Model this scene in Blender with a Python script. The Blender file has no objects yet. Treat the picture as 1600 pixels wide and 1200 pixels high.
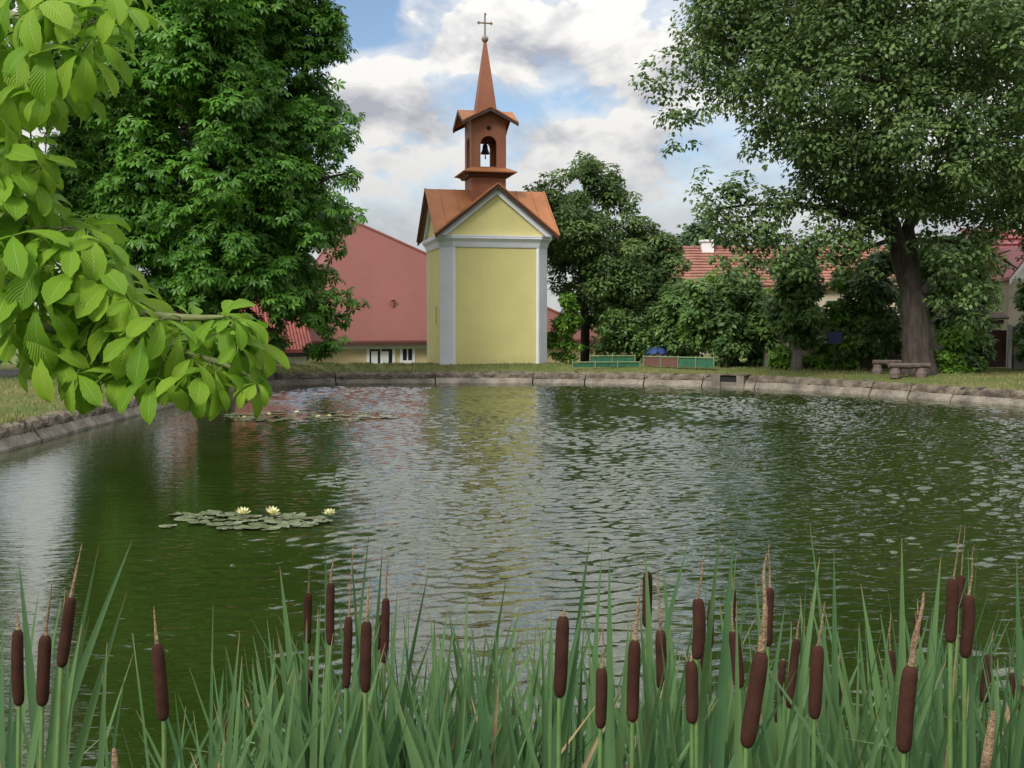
import bpy, math, random
import numpy as np
from mathutils import Vector, Matrix

rng = np.random.default_rng(7)
random.seed(7)
SC = bpy.context.scene
COL = SC.collection
R = math.radians

# ------------------------------------------------------------------ camera
F = 1716.0                       # focal length in photo pixels (1600 wide)
CAM = np.array([0.0, 0.0, 2.2])
PITCH = -math.atan(103.0 / F)    # horizon at y = 497 of 1200
cd = bpy.data.cameras.new('camera')
cam = bpy.data.objects.new('camera', cd)
COL.objects.link(cam)
cam.location = CAM
cam.rotation_euler = (math.pi / 2 + PITCH, 0, 0)
cd.sensor_width = 36.0
cd.lens = 36.0 * F / 1600.0
cd.clip_start = 0.05
cd.clip_end = 5000
SC.camera = cam

# ------------------------------------------------------------------ exposure
SC.view_settings.view_transform = 'Standard'
SC.view_settings.look = 'None'
SC.view_settings.exposure = 0.55
SC.view_settings.gamma = 1.0
SC.view_settings.use_curve_mapping = False
SC.cycles.use_denoising = True
SC.cycles.max_bounces = 4
SC.cycles.diffuse_bounces = 2
SC.cycles.glossy_bounces = 2
SC.cycles.transmission_bounces = 3
SC.cycles.transparent_max_bounces = 4
SC.cycles.caustics_reflective = False
SC.cycles.caustics_refractive = False

def ray(px, py):
    x = (px - 800.0) / F; u = (600.0 - py) / F
    c, s = math.cos(PITCH), math.sin(PITCH)
    return np.array([x, c - u * s, s + u * c])

def P(px, py, D):                 # the point seen at a photo pixel, D metres ahead
    d = ray(px, py)
    return CAM + d * (D / d[1])

def G(px, py, z):                 # the point seen at a photo pixel on the level z
    d = ray(px, py)
    return CAM + d * ((z - CAM[2]) / d[2])

# ------------------------------------------------------------------ sun and sky
SUN_TO = np.array([-0.42, -0.62, 0.66]); SUN_TO /= np.linalg.norm(SUN_TO)
sl = bpy.data.lights.new('sun', 'SUN')
sl.energy = 2.7
sl.angle = R(20)
sl.color = (1.0, 0.95, 0.87)
so = bpy.data.objects.new('sun', sl)
COL.objects.link(so)
so.rotation_euler = Vector(-SUN_TO).to_track_quat('-Z', 'Y').to_euler()

W = bpy.data.worlds.new('World'); SC.world = W; W.use_nodes = True

class NT:
    """small helper for node trees"""
    def __init__(s, nt):
        s.t = nt; nt.nodes.clear()
    def n(s, typ, **kw):
        nd = s.t.nodes.new(typ)
        for k, v in kw.items():
            if k.startswith('i_'):
                key = k[2:]
                key = int(key) if key.isdigit() else key.replace('__', ' ')
                if isinstance(v, bpy.types.NodeSocket): s.t.links.new(v, nd.inputs[key])
                else: nd.inputs[key].default_value = v
            else: setattr(nd, k, v)
        return nd
    def math(s, op, a, b=None, c=None, clamp=False):
        nd = s.t.nodes.new('ShaderNodeMath'); nd.operation = op; nd.use_clamp = clamp
        for i, v in enumerate((a, b, c)):
            if v is None: continue
            if isinstance(v, bpy.types.NodeSocket): s.t.links.new(v, nd.inputs[i])
            else: nd.inputs[i].default_value = v
        return nd.outputs[0]
    def vmath(s, op, a, b=None):
        nd = s.t.nodes.new('ShaderNodeVectorMath'); nd.operation = op
        for i, v in enumerate((a, b)):
            if v is None: continue
            if isinstance(v, bpy.types.NodeSocket): s.t.links.new(v, nd.inputs[i])
            else: nd.inputs[i].default_value = v
        return nd
    def mix(s, f, a, b):
        nd = s.t.nodes.new('ShaderNodeMix'); nd.data_type = 'RGBA'; nd.clamp_factor = True
        for i, v in ((0, f), (6, a), (7, b)):
            if isinstance(v, bpy.types.NodeSocket): s.t.links.new(v, nd.inputs[i])
            else: nd.inputs[i].default_value = v if i == 0 else (*v[:3], 1.0)
        return nd.outputs[2]
    def ramp(s, v, lo, hi, a=0.0, b=1.0):
        nd = s.t.nodes.new('ShaderNodeMapRange'); nd.interpolation_type = 'SMOOTHSTEP'
        s.t.links.new(v, nd.inputs[0])
        for i, x in enumerate((lo, hi, a, b)): nd.inputs[i + 1].default_value = x
        return nd.outputs[0]
    def noise(s, vec, scale, detail=4, rough=0.55, dist=0.0):
        nd = s.t.nodes.new('ShaderNodeTexNoise')
        nd.inputs['Scale'].default_value = scale; nd.inputs['Detail'].default_value = detail
        nd.inputs['Roughness'].default_value = rough; nd.inputs['Distortion'].default_value = dist
        if vec is not None: s.t.links.new(vec, nd.inputs['Vector'])
        return nd.outputs[0]

SKY_OFF = (5.37, 15.1, 10.7)
def build_sky():
    t = NT(W.node_tree)
    sky = t.n('ShaderNodeTexSky', sky_type='NISHITA', sun_disc=False,
              sun_elevation=math.asin(SUN_TO[2]), sun_rotation=math.atan2(SUN_TO[0], SUN_TO[1]),
              air_density=1.0, dust_density=0.6, ozone_density=1.6)
    bsky = t.n('ShaderNodeBackground', i_Color=sky.outputs[0], i_Strength=0.095)
    g = t.n('ShaderNodeTexCoord').outputs['Generated']
    p = t.vmath('ADD', t.vmath('MULTIPLY', g, (1.0, 1.0, 1.55)).outputs[0], SKY_OFF).outputs[0]
    up = t.vmath('ADD', p, tuple(SUN_TO * np.array([.035, .035, .06]))).outputs[0]
    # clouds that stand in the view, as places in the sky: (px, py, rx, ry, weight)
    spots = [(600, 165, 110, 60, .75), (565, 118, 66, 40, .55), (650, 150, 40, 20, .3), (735, 40, 80, 62, .60), (850, 62, 105, 52, .58), (930, 10, 120, 34, .4),
             (1050, 90, 110, 60, .50), (950, 205, 90, 22, .50), (1000, 195, 40, 16, .35), (870, 212, 50, 20, .3), (640, 8, 24, 46, .35), (1000, 150, 80, 40, .35),
             (600, 265, 220, 60, .30), (980, 265, 240, 60, .34),
             (560, 40, 62, 58, -.55), (690, 150, 60, 34, -.40), (850, 165, 90, 30, -.36), (1150, 210, 60, 40, -.2)]
    sep = t.n('ShaderNodeSeparateXYZ', i_0=g)
    yy = t.math('MAXIMUM', sep.outputs[1], 0.05)
    u = t.math('DIVIDE', sep.outputs[0], yy)
    v = t.math('DIVIDE', sep.outputs[2], yy)
    acc = None; tilt = None
    for (px, py, rx, ry, w) in spots:
        d = ray(px, py); cu, cv = d[0] / d[1], d[2] / d[1]
        a = t.math('MULTIPLY_ADD', u, F / rx, -cu * F / rx)
        b = t.math('MULTIPLY_ADD', v, F / ry, -cv * F / ry)
        q = t.math('MULTIPLY_ADD', a, a, t.math('MULTIPLY', b, b))
        e = t.math('MULTIPLY', t.math('POWER', 0.3679, q), w)
        acc = e if acc is None else t.math('ADD', acc, e)
        if w > .3:
            k = t.math('MULTIPLY', e, b); tilt = k if tilt is None else t.math('ADD', tilt, k)
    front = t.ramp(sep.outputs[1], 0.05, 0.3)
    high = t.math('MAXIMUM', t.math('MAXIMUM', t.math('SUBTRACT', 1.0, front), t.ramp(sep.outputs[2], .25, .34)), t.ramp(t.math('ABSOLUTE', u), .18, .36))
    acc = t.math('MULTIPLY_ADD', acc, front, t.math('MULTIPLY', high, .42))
    big = t.noise(p, 3.4, 2, 0.5)
    n1 = t.noise(p, 12.0, 8, 0.58, 0.35)
    n2 = t.noise(up, 12.0, 4, 0.58, 0.35)
    bl = t.math('ABSOLUTE', t.math('SUBTRACT', t.noise(p, 21.0, 2, .5), .5))
    fine = t.math('MULTIPLY_ADD', n1, 1.75, t.math('MULTIPLY_ADD', bl, 1.0, -.87 - .12))
    dens = t.math('ADD', t.math('MULTIPLY_ADD', big, 0.6, .18), t.math('ADD', fine, acc))
    mask = t.ramp(dens, 0.60, 0.86)
    thin = t.math('MULTIPLY', t.ramp(dens, 0.18, 0.75), .58)
    # bright on the sunny side and on top, grey underneath
    n3 = t.noise(p, 8.0, 4, 0.5, 0.3); n4 = t.noise(t.vmath('ADD', p, tuple(SUN_TO * np.array([.05, .05, .09]))).outputs[0], 8.0, 4, 0.5, 0.3)
    lit = t.math('ADD', t.math('MULTIPLY', t.math('SUBTRACT', n1, n2), 3.0), t.math('MULTIPLY', t.math('SUBTRACT', n3, n4), 2.2))
    shade = t.math('ADD', t.math('ADD', lit, t.math('MULTIPLY', tilt, t.math('MULTIPLY', front, 1.0))), t.math('MULTIPLY_ADD', big, .5, .47), clamp=True)
    ccol = t.mix(shade, (0.47, 0.485, 0.545), (1.0, 0.985, 0.95))
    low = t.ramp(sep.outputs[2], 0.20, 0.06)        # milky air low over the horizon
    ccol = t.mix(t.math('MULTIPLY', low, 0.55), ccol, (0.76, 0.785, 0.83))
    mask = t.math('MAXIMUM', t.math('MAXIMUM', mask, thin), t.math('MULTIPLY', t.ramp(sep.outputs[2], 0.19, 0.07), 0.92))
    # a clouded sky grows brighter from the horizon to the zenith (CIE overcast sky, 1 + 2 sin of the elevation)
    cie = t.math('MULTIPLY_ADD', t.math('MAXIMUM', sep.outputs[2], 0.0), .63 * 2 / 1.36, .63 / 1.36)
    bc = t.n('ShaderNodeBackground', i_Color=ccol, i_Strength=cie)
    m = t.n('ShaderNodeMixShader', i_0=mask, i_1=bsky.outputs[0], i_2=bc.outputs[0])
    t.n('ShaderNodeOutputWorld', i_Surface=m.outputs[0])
build_sky()

# ------------------------------------------------------------------ materials
def principled(name):
    m = bpy.data.materials.new(name); m.use_nodes = True
    t = NT(m.node_tree)
    b = t.n('ShaderNodeBsdfPrincipled')
    o = t.n('ShaderNodeOutputMaterial', i_Surface=b.outputs[0])
    return m, t, b, o

def lk(t, a, b): t.t.links.new(a, b)

def mat(name, col, rough=0.7, var=0.15, scale=3.0, bump=0.0, bscale=30.0, spec=0.35, metal=0.0, streak=None, col2=None):
    m, t, b, o = principled(name)
    tc = t.n('ShaderNodeTexCoord').outputs['Object']
    if streak is not None: vec = t.vmath('MULTIPLY', tc, streak).outputs[0]
    else: vec = tc
    n1 = t.noise(vec, scale, 5, 0.6)
    n2 = t.noise(tc, scale * 9.0, 3, 0.6)
    f = t.math('ADD', t.math('MULTIPLY', n1, 0.7), t.math('MULTIPLY', n2, 0.3))
    f = t.ramp(f, 0.32, 0.68)
    c1 = tuple(c * (1 - var) for c in col); c2 = col2 or tuple(min(1, c * (1 + var)) for c in col)
    lk(t, t.mix(f, c1, c2), b.inputs['Base Color'])
    b.inputs['Roughness'].default_value = rough
    b.inputs['Specular IOR Level'].default_value = spec
    b.inputs['Metallic'].default_value = metal
    if bump:
        bn = t.n('ShaderNodeBump', i_Strength=min(1.0, bump), i_Distance=0.02, i_Height=t.noise(tc, bscale, 5, 0.6))
        lk(t, bn.outputs[0], b.inputs['Normal'])
    return m

def leaf_mat(name, dark, light, trans=0.25, rough=0.5, tcol=None, spec=0.3):
    m, t, b, o = principled(name)
    a = t.n('ShaderNodeAttribute', attribute_name='tint').outputs['Fac']
    c = t.mix(a, dark, light)
    lk(t, c, b.inputs['Base Color'])
    b.inputs['Roughness'].default_value = rough
    b.inputs['Specular IOR Level'].default_value = spec
    tr = t.n('ShaderNodeBsdfTranslucent', i_Color=(*(tcol or tuple(x * 1.3 for x in light)), 1))
    mx = t.n('ShaderNodeMixShader', i_0=trans, i_1=b.outputs[0], i_2=tr.outputs[0])
    lk(t, mx.outputs[0], o.inputs[0])
    return m

M = {}
M['yellow'] = mat('yellow_plaster', (0.70, 0.64, 0.27), 0.85, 0.05, 0.8, 0.25, 60)
def stained_plaster(name, col):
    m, t, b, o = principled(name)
    tc = t.n('ShaderNodeTexCoord').outputs['Object']
    z = t.n('ShaderNodeSeparateXYZ', i_0=tc).outputs[2]
    n1 = t.noise(tc, 0.9, 5, .6); n2 = t.noise(tc, 3.5, 4, .6)
    run = t.noise(t.vmath('MULTIPLY', tc, (6, 6, .35)).outputs[0], 1.2, 4, .6)
    c = t.mix(t.ramp(n1, .35, .65), tuple(x * .97 for x in col), tuple(min(1, x * 1.03) for x in col))
    c = t.mix(t.math('MULTIPLY', t.ramp(run, .52, .72), .09), c, tuple(x * .72 for x in col))
    damp = t.ramp(t.math('ADD', z, t.math('MULTIPLY', n2, -.9)), .05, -.45)
    c = t.mix(t.math('MULTIPLY', damp, .25), c, (.30, .28, .17))
    lk(t, c, b.inputs['Base Color']); b.inputs['Roughness'].default_value = .88; b.inputs['Specular IOR Level'].default_value = .25
    bn = t.n('ShaderNodeBump', i_Strength=.3, i_Distance=.02, i_Height=t.noise(tc, 40, 4, .6)); lk(t, bn.outputs[0], b.inputs['Normal'])
    return m
M['yellow'] = stained_plaster('yellow_plaster', (0.70, 0.64, 0.28))
M['trim'] = mat('grey_blue_plaster', (0.79, 0.80, 0.88), 0.8, 0.05, 1.5, 0.2, 50)
M['sheet'] = mat('brown_sheet_metal', (0.40, 0.165, 0.072), 0.55, 0.16, 1.2, 0.0, spec=0.2, streak=(1, 1, .3))
M['sheet_dark'] = mat('dark_brown_boards', (0.075, 0.035, 0.028), 0.6, 0.2, 3)
M['tower'] = mat('brown_clad_tower', (0.32, 0.130, 0.080), 0.6, 0.16, 1.5, spec=0.2, streak=(1, 1, .3))
M['iron'] = mat('dark_iron', (0.018, 0.017, 0.018), 0.45, 0.2, 8, metal=0.6)
M['brass'] = mat('weathered_gilt', (0.20, 0.145, 0.07), 0.45, 0.2, 8, metal=0.5)
M['ball'] = mat('weathered_ball', (0.26, 0.19, 0.16), 0.5, 0.2, 8)
M['dark'] = mat('dark_opening', (0.012, 0.011, 0.011), 0.8, 0.2, 4)
M['conc'] = mat('weathered_concrete', (0.185, 0.165, 0.135), 0.9, 0.5, 1.6, 0.8, 25, streak=(1, 1, .8))
M['coping'] = mat('rough_lichened_mortar', (0.125, 0.105, 0.08), 0.95, 0.65, 3.0, 1.0, 18)
M['redroof'] = mat('dull_red_roof', (0.185, 0.066, 0.053), 0.6, 0.07, 0.5, 0.15, 40, streak=(1, 1, .3))
M['redtile'] = mat('red_roof_tile', (0.27, 0.075, 0.06), 0.65, 0.2, 2.5)
M['orangetile'] = mat('orange_roof_tile', (0.25, 0.115, 0.085), 0.75, 0.25, 2.0)
M['maroontile'] = mat('maroon_roof_tile', (0.30, 0.085, 0.09), 0.45, 0.15, 2.0)
M['cream'] = mat('cream_plaster', (0.52, 0.43, 0.24), 0.85, 0.08, 1.0, 0.2, 40)
M['beige'] = mat('beige_plaster', (0.40, 0.345, 0.26), 0.85, 0.10, 1.0, 0.2, 40)
M['white'] = mat('white_paint', (0.70, 0.70, 0.71), 0.6, 0.05, 2.0)
M['glass'] = mat('dark_window_glass', (0.02, 0.022, 0.028), 0.08, 0.1, 2.0, spec=0.6)
M['gatewood'] = mat('red_brown_boards', (0.085, 0.035, 0.028), 0.6, 0.2, 4, streak=(3, 3, .4))
M['plinth'] = mat('grey_plinth', (0.2, 0.19, 0.18), 0.9, 0.15, 2)
M['asphalt'] = mat('asphalt', (0.055, 0.055, 0.06), 0.9, 0.15, 3, 0.4, 80)
M['greennet'] = mat('green_mesh_panel', (0.022, 0.105, 0.055), 0.7, 0.25, 6)
M['railpaint'] = mat('pale_green_pipe', (0.15, 0.20, 0.10), 0.5, 0.15, 4)
M['rust'] = mat('red_brown_panel', (0.12, 0.055, 0.045), 0.7, 0.12, 3)
M['blue'] = mat('blue_paint', (0.012, 0.03, 0.085), 0.5, 0.1, 4)
M['tarp'] = mat('blue_tarpaulin', (0.012, 0.035, 0.13), 0.5, 0.15, 4)
M['post'] = mat('dark_green_post', (0.02, 0.03, 0.025), 0.5, 0.2, 4)
M['benchwood'] = mat('weathered_bench_timber', (0.13, 0.10, 0.085), 0.85, 0.3, 4, 0.6, 20, streak=(.5, 6, 6))
M['barklight'] = mat('grey_brown_bark', (0.052, 0.042, 0.035), 0.95, 0.5, 5.0, 1.0, 14, streak=(1.6, 1.6, .35))
M['bark'] = mat('dark_bark', (0.045, 0.037, 0.03), 0.95, 0.4, 4.0, 1.0, 16, streak=(1.6, 1.6, .35))
M['palebark'] = mat('pale_grey_bark', (0.17, 0.155, 0.13), 0.95, 0.3, 4.0, 1.0, 16, streak=(1.6, 1.6, .35))
M['twig'] = mat('green_brown_twig', (0.12, 0.14, 0.05), 0.7, 0.3, 6)
M['carpaint'] = mat('silver_car_paint', (0.55, 0.57, 0.58), 0.3, 0.04, 3)
M['tyre'] = mat('tyre_rubber', (0.02, 0.02, 0.02), 0.8, 0.1, 3)
M['chestnut'] = leaf_mat('chestnut_leaves', (0.046, 0.122, 0.018), (0.112, 0.27, 0.032), 0.28, 0.45)
M['linden'] = leaf_mat('olive_tree_leaves', (0.050, 0.098, 0.034), (0.155, 0.235, 0.072), 0.28, 0.5)
M['fruit'] = leaf_mat('fruit_tree_leaves', (0.052, 0.098, 0.030), (0.135, 0.215, 0.056), 0.26, 0.5)
M['shrub'] = leaf_mat('dark_shrub_leaves', (0.045, 0.094, 0.029), (0.14, 0.24, 0.060), 0.26, 0.42)
M['bright'] = leaf_mat('fresh_shrub_leaves', (0.07, 0.16, 0.02), (0.17, 0.32, 0.04), 0.3, 0.5)
M['far'] = leaf_mat('far_leaves', (0.045, 0.09, 0.04), (0.075, 0.13, 0.055), 0.1, 0.7)
M['grass'] = leaf_mat('grass_blades', (0.11, 0.16, 0.04), (0.25, 0.225, 0.095), 0.1, 0.8)
M['seedhead'] = None

def ground_mat():
    m, t, b, o = principled('mown_dry_grass')
    tc = t.n('ShaderNodeTexCoord').outputs['Object']
    n1 = t.ramp(t.noise(tc, 0.5, 4, 0.6), 0.38, 0.62)
    n2 = t.ramp(t.noise(tc, 5.0, 6, 0.65), 0.35, 0.65)
    n3 = t.noise(tc, 45.0, 3, 0.7)
    c = t.mix(n1, (0.11, 0.145, 0.045), (0.205, 0.185, 0.082))
    c = t.mix(t.math('MULTIPLY', n2, 0.65), c, (0.10, 0.16, 0.035))
    c = t.mix(t.math('MULTIPLY', t.ramp(n3, .5, .75), 0.5), c, (0.28, 0.23, 0.13))
    lk(t, c, b.inputs['Base Color']); b.inputs['Roughness'].default_value = 0.95; b.inputs['Specular IOR Level'].default_value = 0.1
    bn = t.n('ShaderNodeBump', i_Strength=0.8, i_Distance=0.05, i_Height=n3)
    lk(t, bn.outputs[0], b.inputs['Normal'])
    return m
M['ground'] = ground_mat()

def water_mat():
    m, t, b, o = principled('green_pond_water')
    tc = t.n('ShaderNodeTexCoord').outputs['Object']
    cn = t.ramp(t.noise(tc, 0.35, 3, 0.5), 0.35, 0.7)
    lk(t, t.mix(cn, (0.015, 0.027, 0.004), (0.022, 0.035, 0.0065)), b.inputs['Base Color'])
    b.inputs['Roughness'].default_value = 0.03
    b.inputs['IOR'].default_value = 1.9
    b.inputs['Specular IOR Level'].default_value = 0.5
    h = t.math('MULTIPLY', t.noise(t.vmath('MULTIPLY', tc, (0.5, 1.4, 1)).outputs[0], 11.0, 2, 0.5, 0.3), 0.0034)
    bn = t.n('ShaderNodeBump', i_Strength=1.0, i_Distance=1.0, i_Height=h)
    lk(t, bn.outputs[0], b.inputs['Normal'])
    return m
M['water'] = water_mat()

def near_leaf_mat():
    m, t, b, o = principled('veined_chestnut_leaf')
    uv = t.n('ShaderNodeUVMap').outputs[0]
    s = t.n('ShaderNodeSeparateXYZ', i_0=uv)
    av = t.math('ABSOLUTE', t.math('SUBTRACT', s.outputs[1], 0.5))        # 0 on the midrib .. 0.5 at the edge
    ph = t.math('SUBTRACT', t.math('MULTIPLY', s.outputs[0], 14.0), t.math('MULTIPLY', av, 9.0))
    fr = t.math('FRACT', ph)
    tri = t.math('ABSOLUTE', t.math('SUBTRACT', fr, 0.5))                 # 0.5 at vein, 0 between
    vein = t.ramp(tri, 0.40, 0.49)
    mid = t.ramp(av, 0.035, 0.012)
    a = t.n('ShaderNodeAttribute', attribute_name='tint').outputs['Fac']
    oi = t.n('ShaderNodeObjectInfo').outputs['Random']
    blot = t.noise(t.n('ShaderNodeTexCoord').outputs['Object'], 18.0, 4, .6)
    k = t.math('ADD', t.math('MULTIPLY', a, 0.5), t.math('MULTIPLY', oi, 0.5))
    c = t.mix(k, (0.095, 0.24, 0.012), (0.25, 0.39, 0.028))
    c = t.mix(t.math('MULTIPLY', t.ramp(blot, .5, .75), .35), c, (0.17, 0.25, 0.03))
    c = t.mix(t.math('MULTIPLY', vein, 0.28), c, (0.24, 0.37, 0.08))
    c = t.mix(t.math('MULTIPLY', mid, 0.6), c, (0.30, 0.42, 0.12))
    spot = t.ramp(t.noise(t.n('ShaderNodeTexCoord').outputs['Object'], 42.0, 2, .5), .715, .74)
    c = t.mix(t.math('MULTIPLY', spot, .8), c, (0.10, 0.05, 0.02))
    lk(t, c, b.inputs['Base Color'])
    b.inputs['Roughness'].default_value = 0.5; b.inputs['Specular IOR Level'].default_value = 0.18
    h = t.math('SUBTRACT', t.math('MULTIPLY', t.math('COSINE', t.math('MULTIPLY', ph, 6.2832)), -0.5), t.math('MULTIPLY', mid, 1.2))
    bn = t.n('ShaderNodeBump', i_Strength=0.35, i_Distance=0.006, i_Height=h)
    lk(t, bn.outputs[0], b.inputs['Normal'])
    tr = t.n('ShaderNodeBsdfTranslucent', i_Color=(0.22, 0.42, 0.03, 1))
    mx = t.n('ShaderNodeMixShader', i_0=0.40, i_1=b.outputs[0], i_2=tr.outputs[0])
    lk(t, mx.outputs[0], o.inputs[0])
    return m
M['nearleaf'] = near_leaf_mat()

def blade_mat():
    m, t, b, o = principled('cattail_blade')
    uv = t.n('ShaderNodeUVMap').outputs[0]
    s = t.n('ShaderNodeSeparateXYZ', i_0=uv)
    oi = t.n('ShaderNodeObjectInfo').outputs['Random']
    line = t.noise(t.vmath('MULTIPLY', uv, (2.0, 26.0, 1)).outputs[0], 1.6, 2, .5)
    c = t.mix(oi, (0.050, 0.118, 0.055), (0.125, 0.215, 0.085))
    c = t.mix(t.math('MULTIPLY', t.ramp(line, .45, .7), .35), c, (0.14, 0.235, 0.10))
    tipn = t.math('ADD', s.outputs[0], t.math('MULTIPLY', t.noise(uv, 6, 3, .5), .04))
    c = t.mix(t.math('MULTIPLY', t.ramp(tipn, .992, 1.015), t.ramp(oi, .45, .6, 0, .8)), c, (0.28, 0.17, 0.09))
    lk(t, c, b.inputs['Base Color'])
    b.inputs['Roughness'].default_value = 0.42; b.inputs['Specular IOR Level'].default_value = 0.35
    bn = t.n('ShaderNodeBump', i_Strength=0.25, i_Distance=0.003, i_Height=line)
    lk(t, bn.outputs[0], b.inputs['Normal'])
    tr = t.n('ShaderNodeBsdfTranslucent', i_Color=(0.12, 0.26, 0.07, 1))
    mx = t.n('ShaderNodeMixShader', i_0=0.22, i_1=b.outputs[0], i_2=tr.outputs[0])
    lk(t, mx.outputs[0], o.inputs[0])
    return m
M['blade'] = blade_mat()
M['stem'] = mat('cattail_stem', (0.10, 0.175, 0.055), 0.5, 0.25, 6)
M['head'] = mat('brown_velvet_seed_head', (0.044, 0.0185, 0.0125), 0.95, 0.30, 25, 0.35, 400, spec=0.15)
M['spike'] = mat('tan_dry_spike', (0.30, 0.205, 0.125), 0.9, 0.4, 30, 1.0, 120)
M['dryblade'] = mat('dry_tan_blade', (0.30, 0.21, 0.12), 0.8, 0.3, 10)
M['pad'] = mat('lily_pad', (0.13, 0.15, 0.085), 0.22, 0.3, 5, 0.25, 20, spec=1.0)
M['petal'] = mat('cream_petal', (0.72, 0.72, 0.42), 0.55, 0.08, 8)
M['stamen'] = mat('yellow_stamen', (0.65, 0.48, 0.06), 0.6, 0.1, 8)

# ------------------------------------------------------------------ object helpers
def tag(o, label=None, cat=None, group=None, kind=None):
    if label: o['label'] = label
    if cat: o['category'] = cat
    if group: o['group'] = group
    if kind: o['kind'] = kind
    return o

def empty(name, loc=(0, 0, 0), rz=0.0, label=None, cat=None, group=None):
    o = bpy.data.objects.new(name, None); COL.objects.link(o)
    o.location = tuple(loc); o.rotation_euler = (0, 0, rz)
    o.empty_display_size = 0.1
    return tag(o, label, cat, group)

def link(name, me, parent=None, loc=None, rot=None):
    o = bpy.data.objects.new(name, me); COL.objects.link(o)
    if parent is not None: o.parent = parent
    if loc is not None: o.location = tuple(loc)
    if rot is not None: o.rotation_euler = tuple(rot)
    return o

class MB:
    """collects faces, then links them as one mesh object"""
    def __init__(s): s.v = []; s.f = []
    def add(s, V, Fc):
        k = len(s.v); s.v += [tuple(map(float, v)) for v in V]; s.f += [tuple(i + k for i in f) for f in Fc]; return s
    def box(s, a, b):
        (x0, y0, z0), (x1, y1, z1) = a, b
        V = [(x0, y0, z0), (x1, y0, z0), (x1, y1, z0), (x0, y1, z0), (x0, y0, z1), (x1, y0, z1), (x1, y1, z1), (x0, y1, z1)]
        return s.add(V, [(0, 3, 2, 1), (4, 5, 6, 7), (0, 1, 5, 4), (1, 2, 6, 5), (2, 3, 7, 6), (3, 0, 4, 7)])
    def prism(s, poly, d):           # poly: 3D points, extruded by vector d
        n = len(poly); A = [np.array(p, float) for p in poly]; d = np.array(d, float)
        V = A + [p + d for p in A]
        Fc = [tuple(range(n - 1, -1, -1)), tuple(range(n, 2 * n))] + [(i, (i + 1) % n, n + (i + 1) % n, n + i) for i in range(n)]
        return s.add(V, Fc)
    def beam(s, a, b, w, h, upv=(0, 0, 1)):
        a = np.array(a, float); b = np.array(b, float); d = b - a; d /= np.linalg.norm(d)
        x = np.cross(d, upv); x /= np.linalg.norm(x); y = np.cross(x, d)
        q = [a + x * w / 2 * i + y * h / 2 * j for i, j in ((-1, -1), (1, -1), (1, 1), (-1, 1))]
        return s.prism(q, b - a)
    def rings(s, rr, cap=True):      # list of rings, each a list of points
        n = len(rr[0]); V = [p for r in rr for p in r]; Fc = []
        for i in range(len(rr) - 1):
            for j in range(n):
                Fc.append((i * n + j, i * n + (j + 1) % n, (i + 1) * n + (j + 1) % n, (i + 1) * n + j))
        if cap:
            Fc.append(tuple(range(n - 1, -1, -1))); Fc.append(tuple(range((len(rr) - 1) * n, len(rr) * n)))
        return s.add(V, Fc)
    def tube(s, pts, rad, n=8, wob=0.0):
        pts = [np.array(p, float) for p in pts]; rr = []
        for i, p in enumerate(pts):
            d = pts[min(i + 1, len(pts) - 1)] - pts[max(i - 1, 0)]; d /= np.linalg.norm(d) + 1e-9
            up = np.array([0, 1.0, 0]) if abs(d[1]) < .9 else np.array([1.0, 0, 0])
            x = np.cross(d, up); x /= np.linalg.norm(x); y = np.cross(d, x)
            rr.append([p + (x * math.cos(a) + y * math.sin(a)) * rad[i] * (1 + wob * (rng.random() - .5)) for a in np.linspace(0, 2 * math.pi, n, endpoint=False)])
        return s.rings(rr)
    def lathe(s, prof, n=16, c=(0, 0, 0)):
        return s.rings([[(c[0] + r * math.cos(a), c[1] + r * math.sin(a), c[2] + z) for a in np.linspace(0, 2 * math.pi, n, endpoint=False)] for r, z in prof])
    def mesh(s, name, m, smooth=False):
        me = bpy.data.meshes.new(name); me.from_pydata(s.v, [], s.f)
        import bmesh
        bm = bmesh.new(); bm.from_mesh(me); bmesh.ops.recalc_face_normals(bm, faces=bm.faces); bm.to_mesh(me); bm.free()
        if m is not None: me.materials.append(m)
        if smooth: me.polygons.foreach_set('use_smooth', np.ones(len(me.polygons), bool))
        return me
    def build(s, name, m, parent=None, smooth=False, loc=None, rot=None):
        return link(name, s.mesh(name, m, smooth), parent, loc, rot)

def tri_mesh(name, V, T, m, tint=None, smooth=False):
    me = bpy.data.meshes.new(name)
    V = np.ascontiguousarray(V, np.float32); T = np.ascontiguousarray(T, np.int32)
    me.vertices.add(len(V)); me.vertices.foreach_set('co', V.ravel())
    me.loops.add(T.size); me.loops.foreach_set('vertex_index', T.ravel())
    me.polygons.add(len(T))
    me.polygons.foreach_set('loop_start', np.arange(0, T.size, 3, dtype=np.int32))
    try: me.polygons.foreach_set('loop_total', np.full(len(T), 3, np.int32))
    except Exception: pass
    if tint is not None:
        at = me.attributes.new('tint', 'FLOAT', 'POINT'); at.data.foreach_set('value', np.ascontiguousarray(tint, np.float32))
    me.materials.append(m)
    me.update(calc_edges=True); me.validate()
    if smooth: me.polygons.foreach_set('use_smooth', np.ones(len(me.polygons), bool))
    return me

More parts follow.
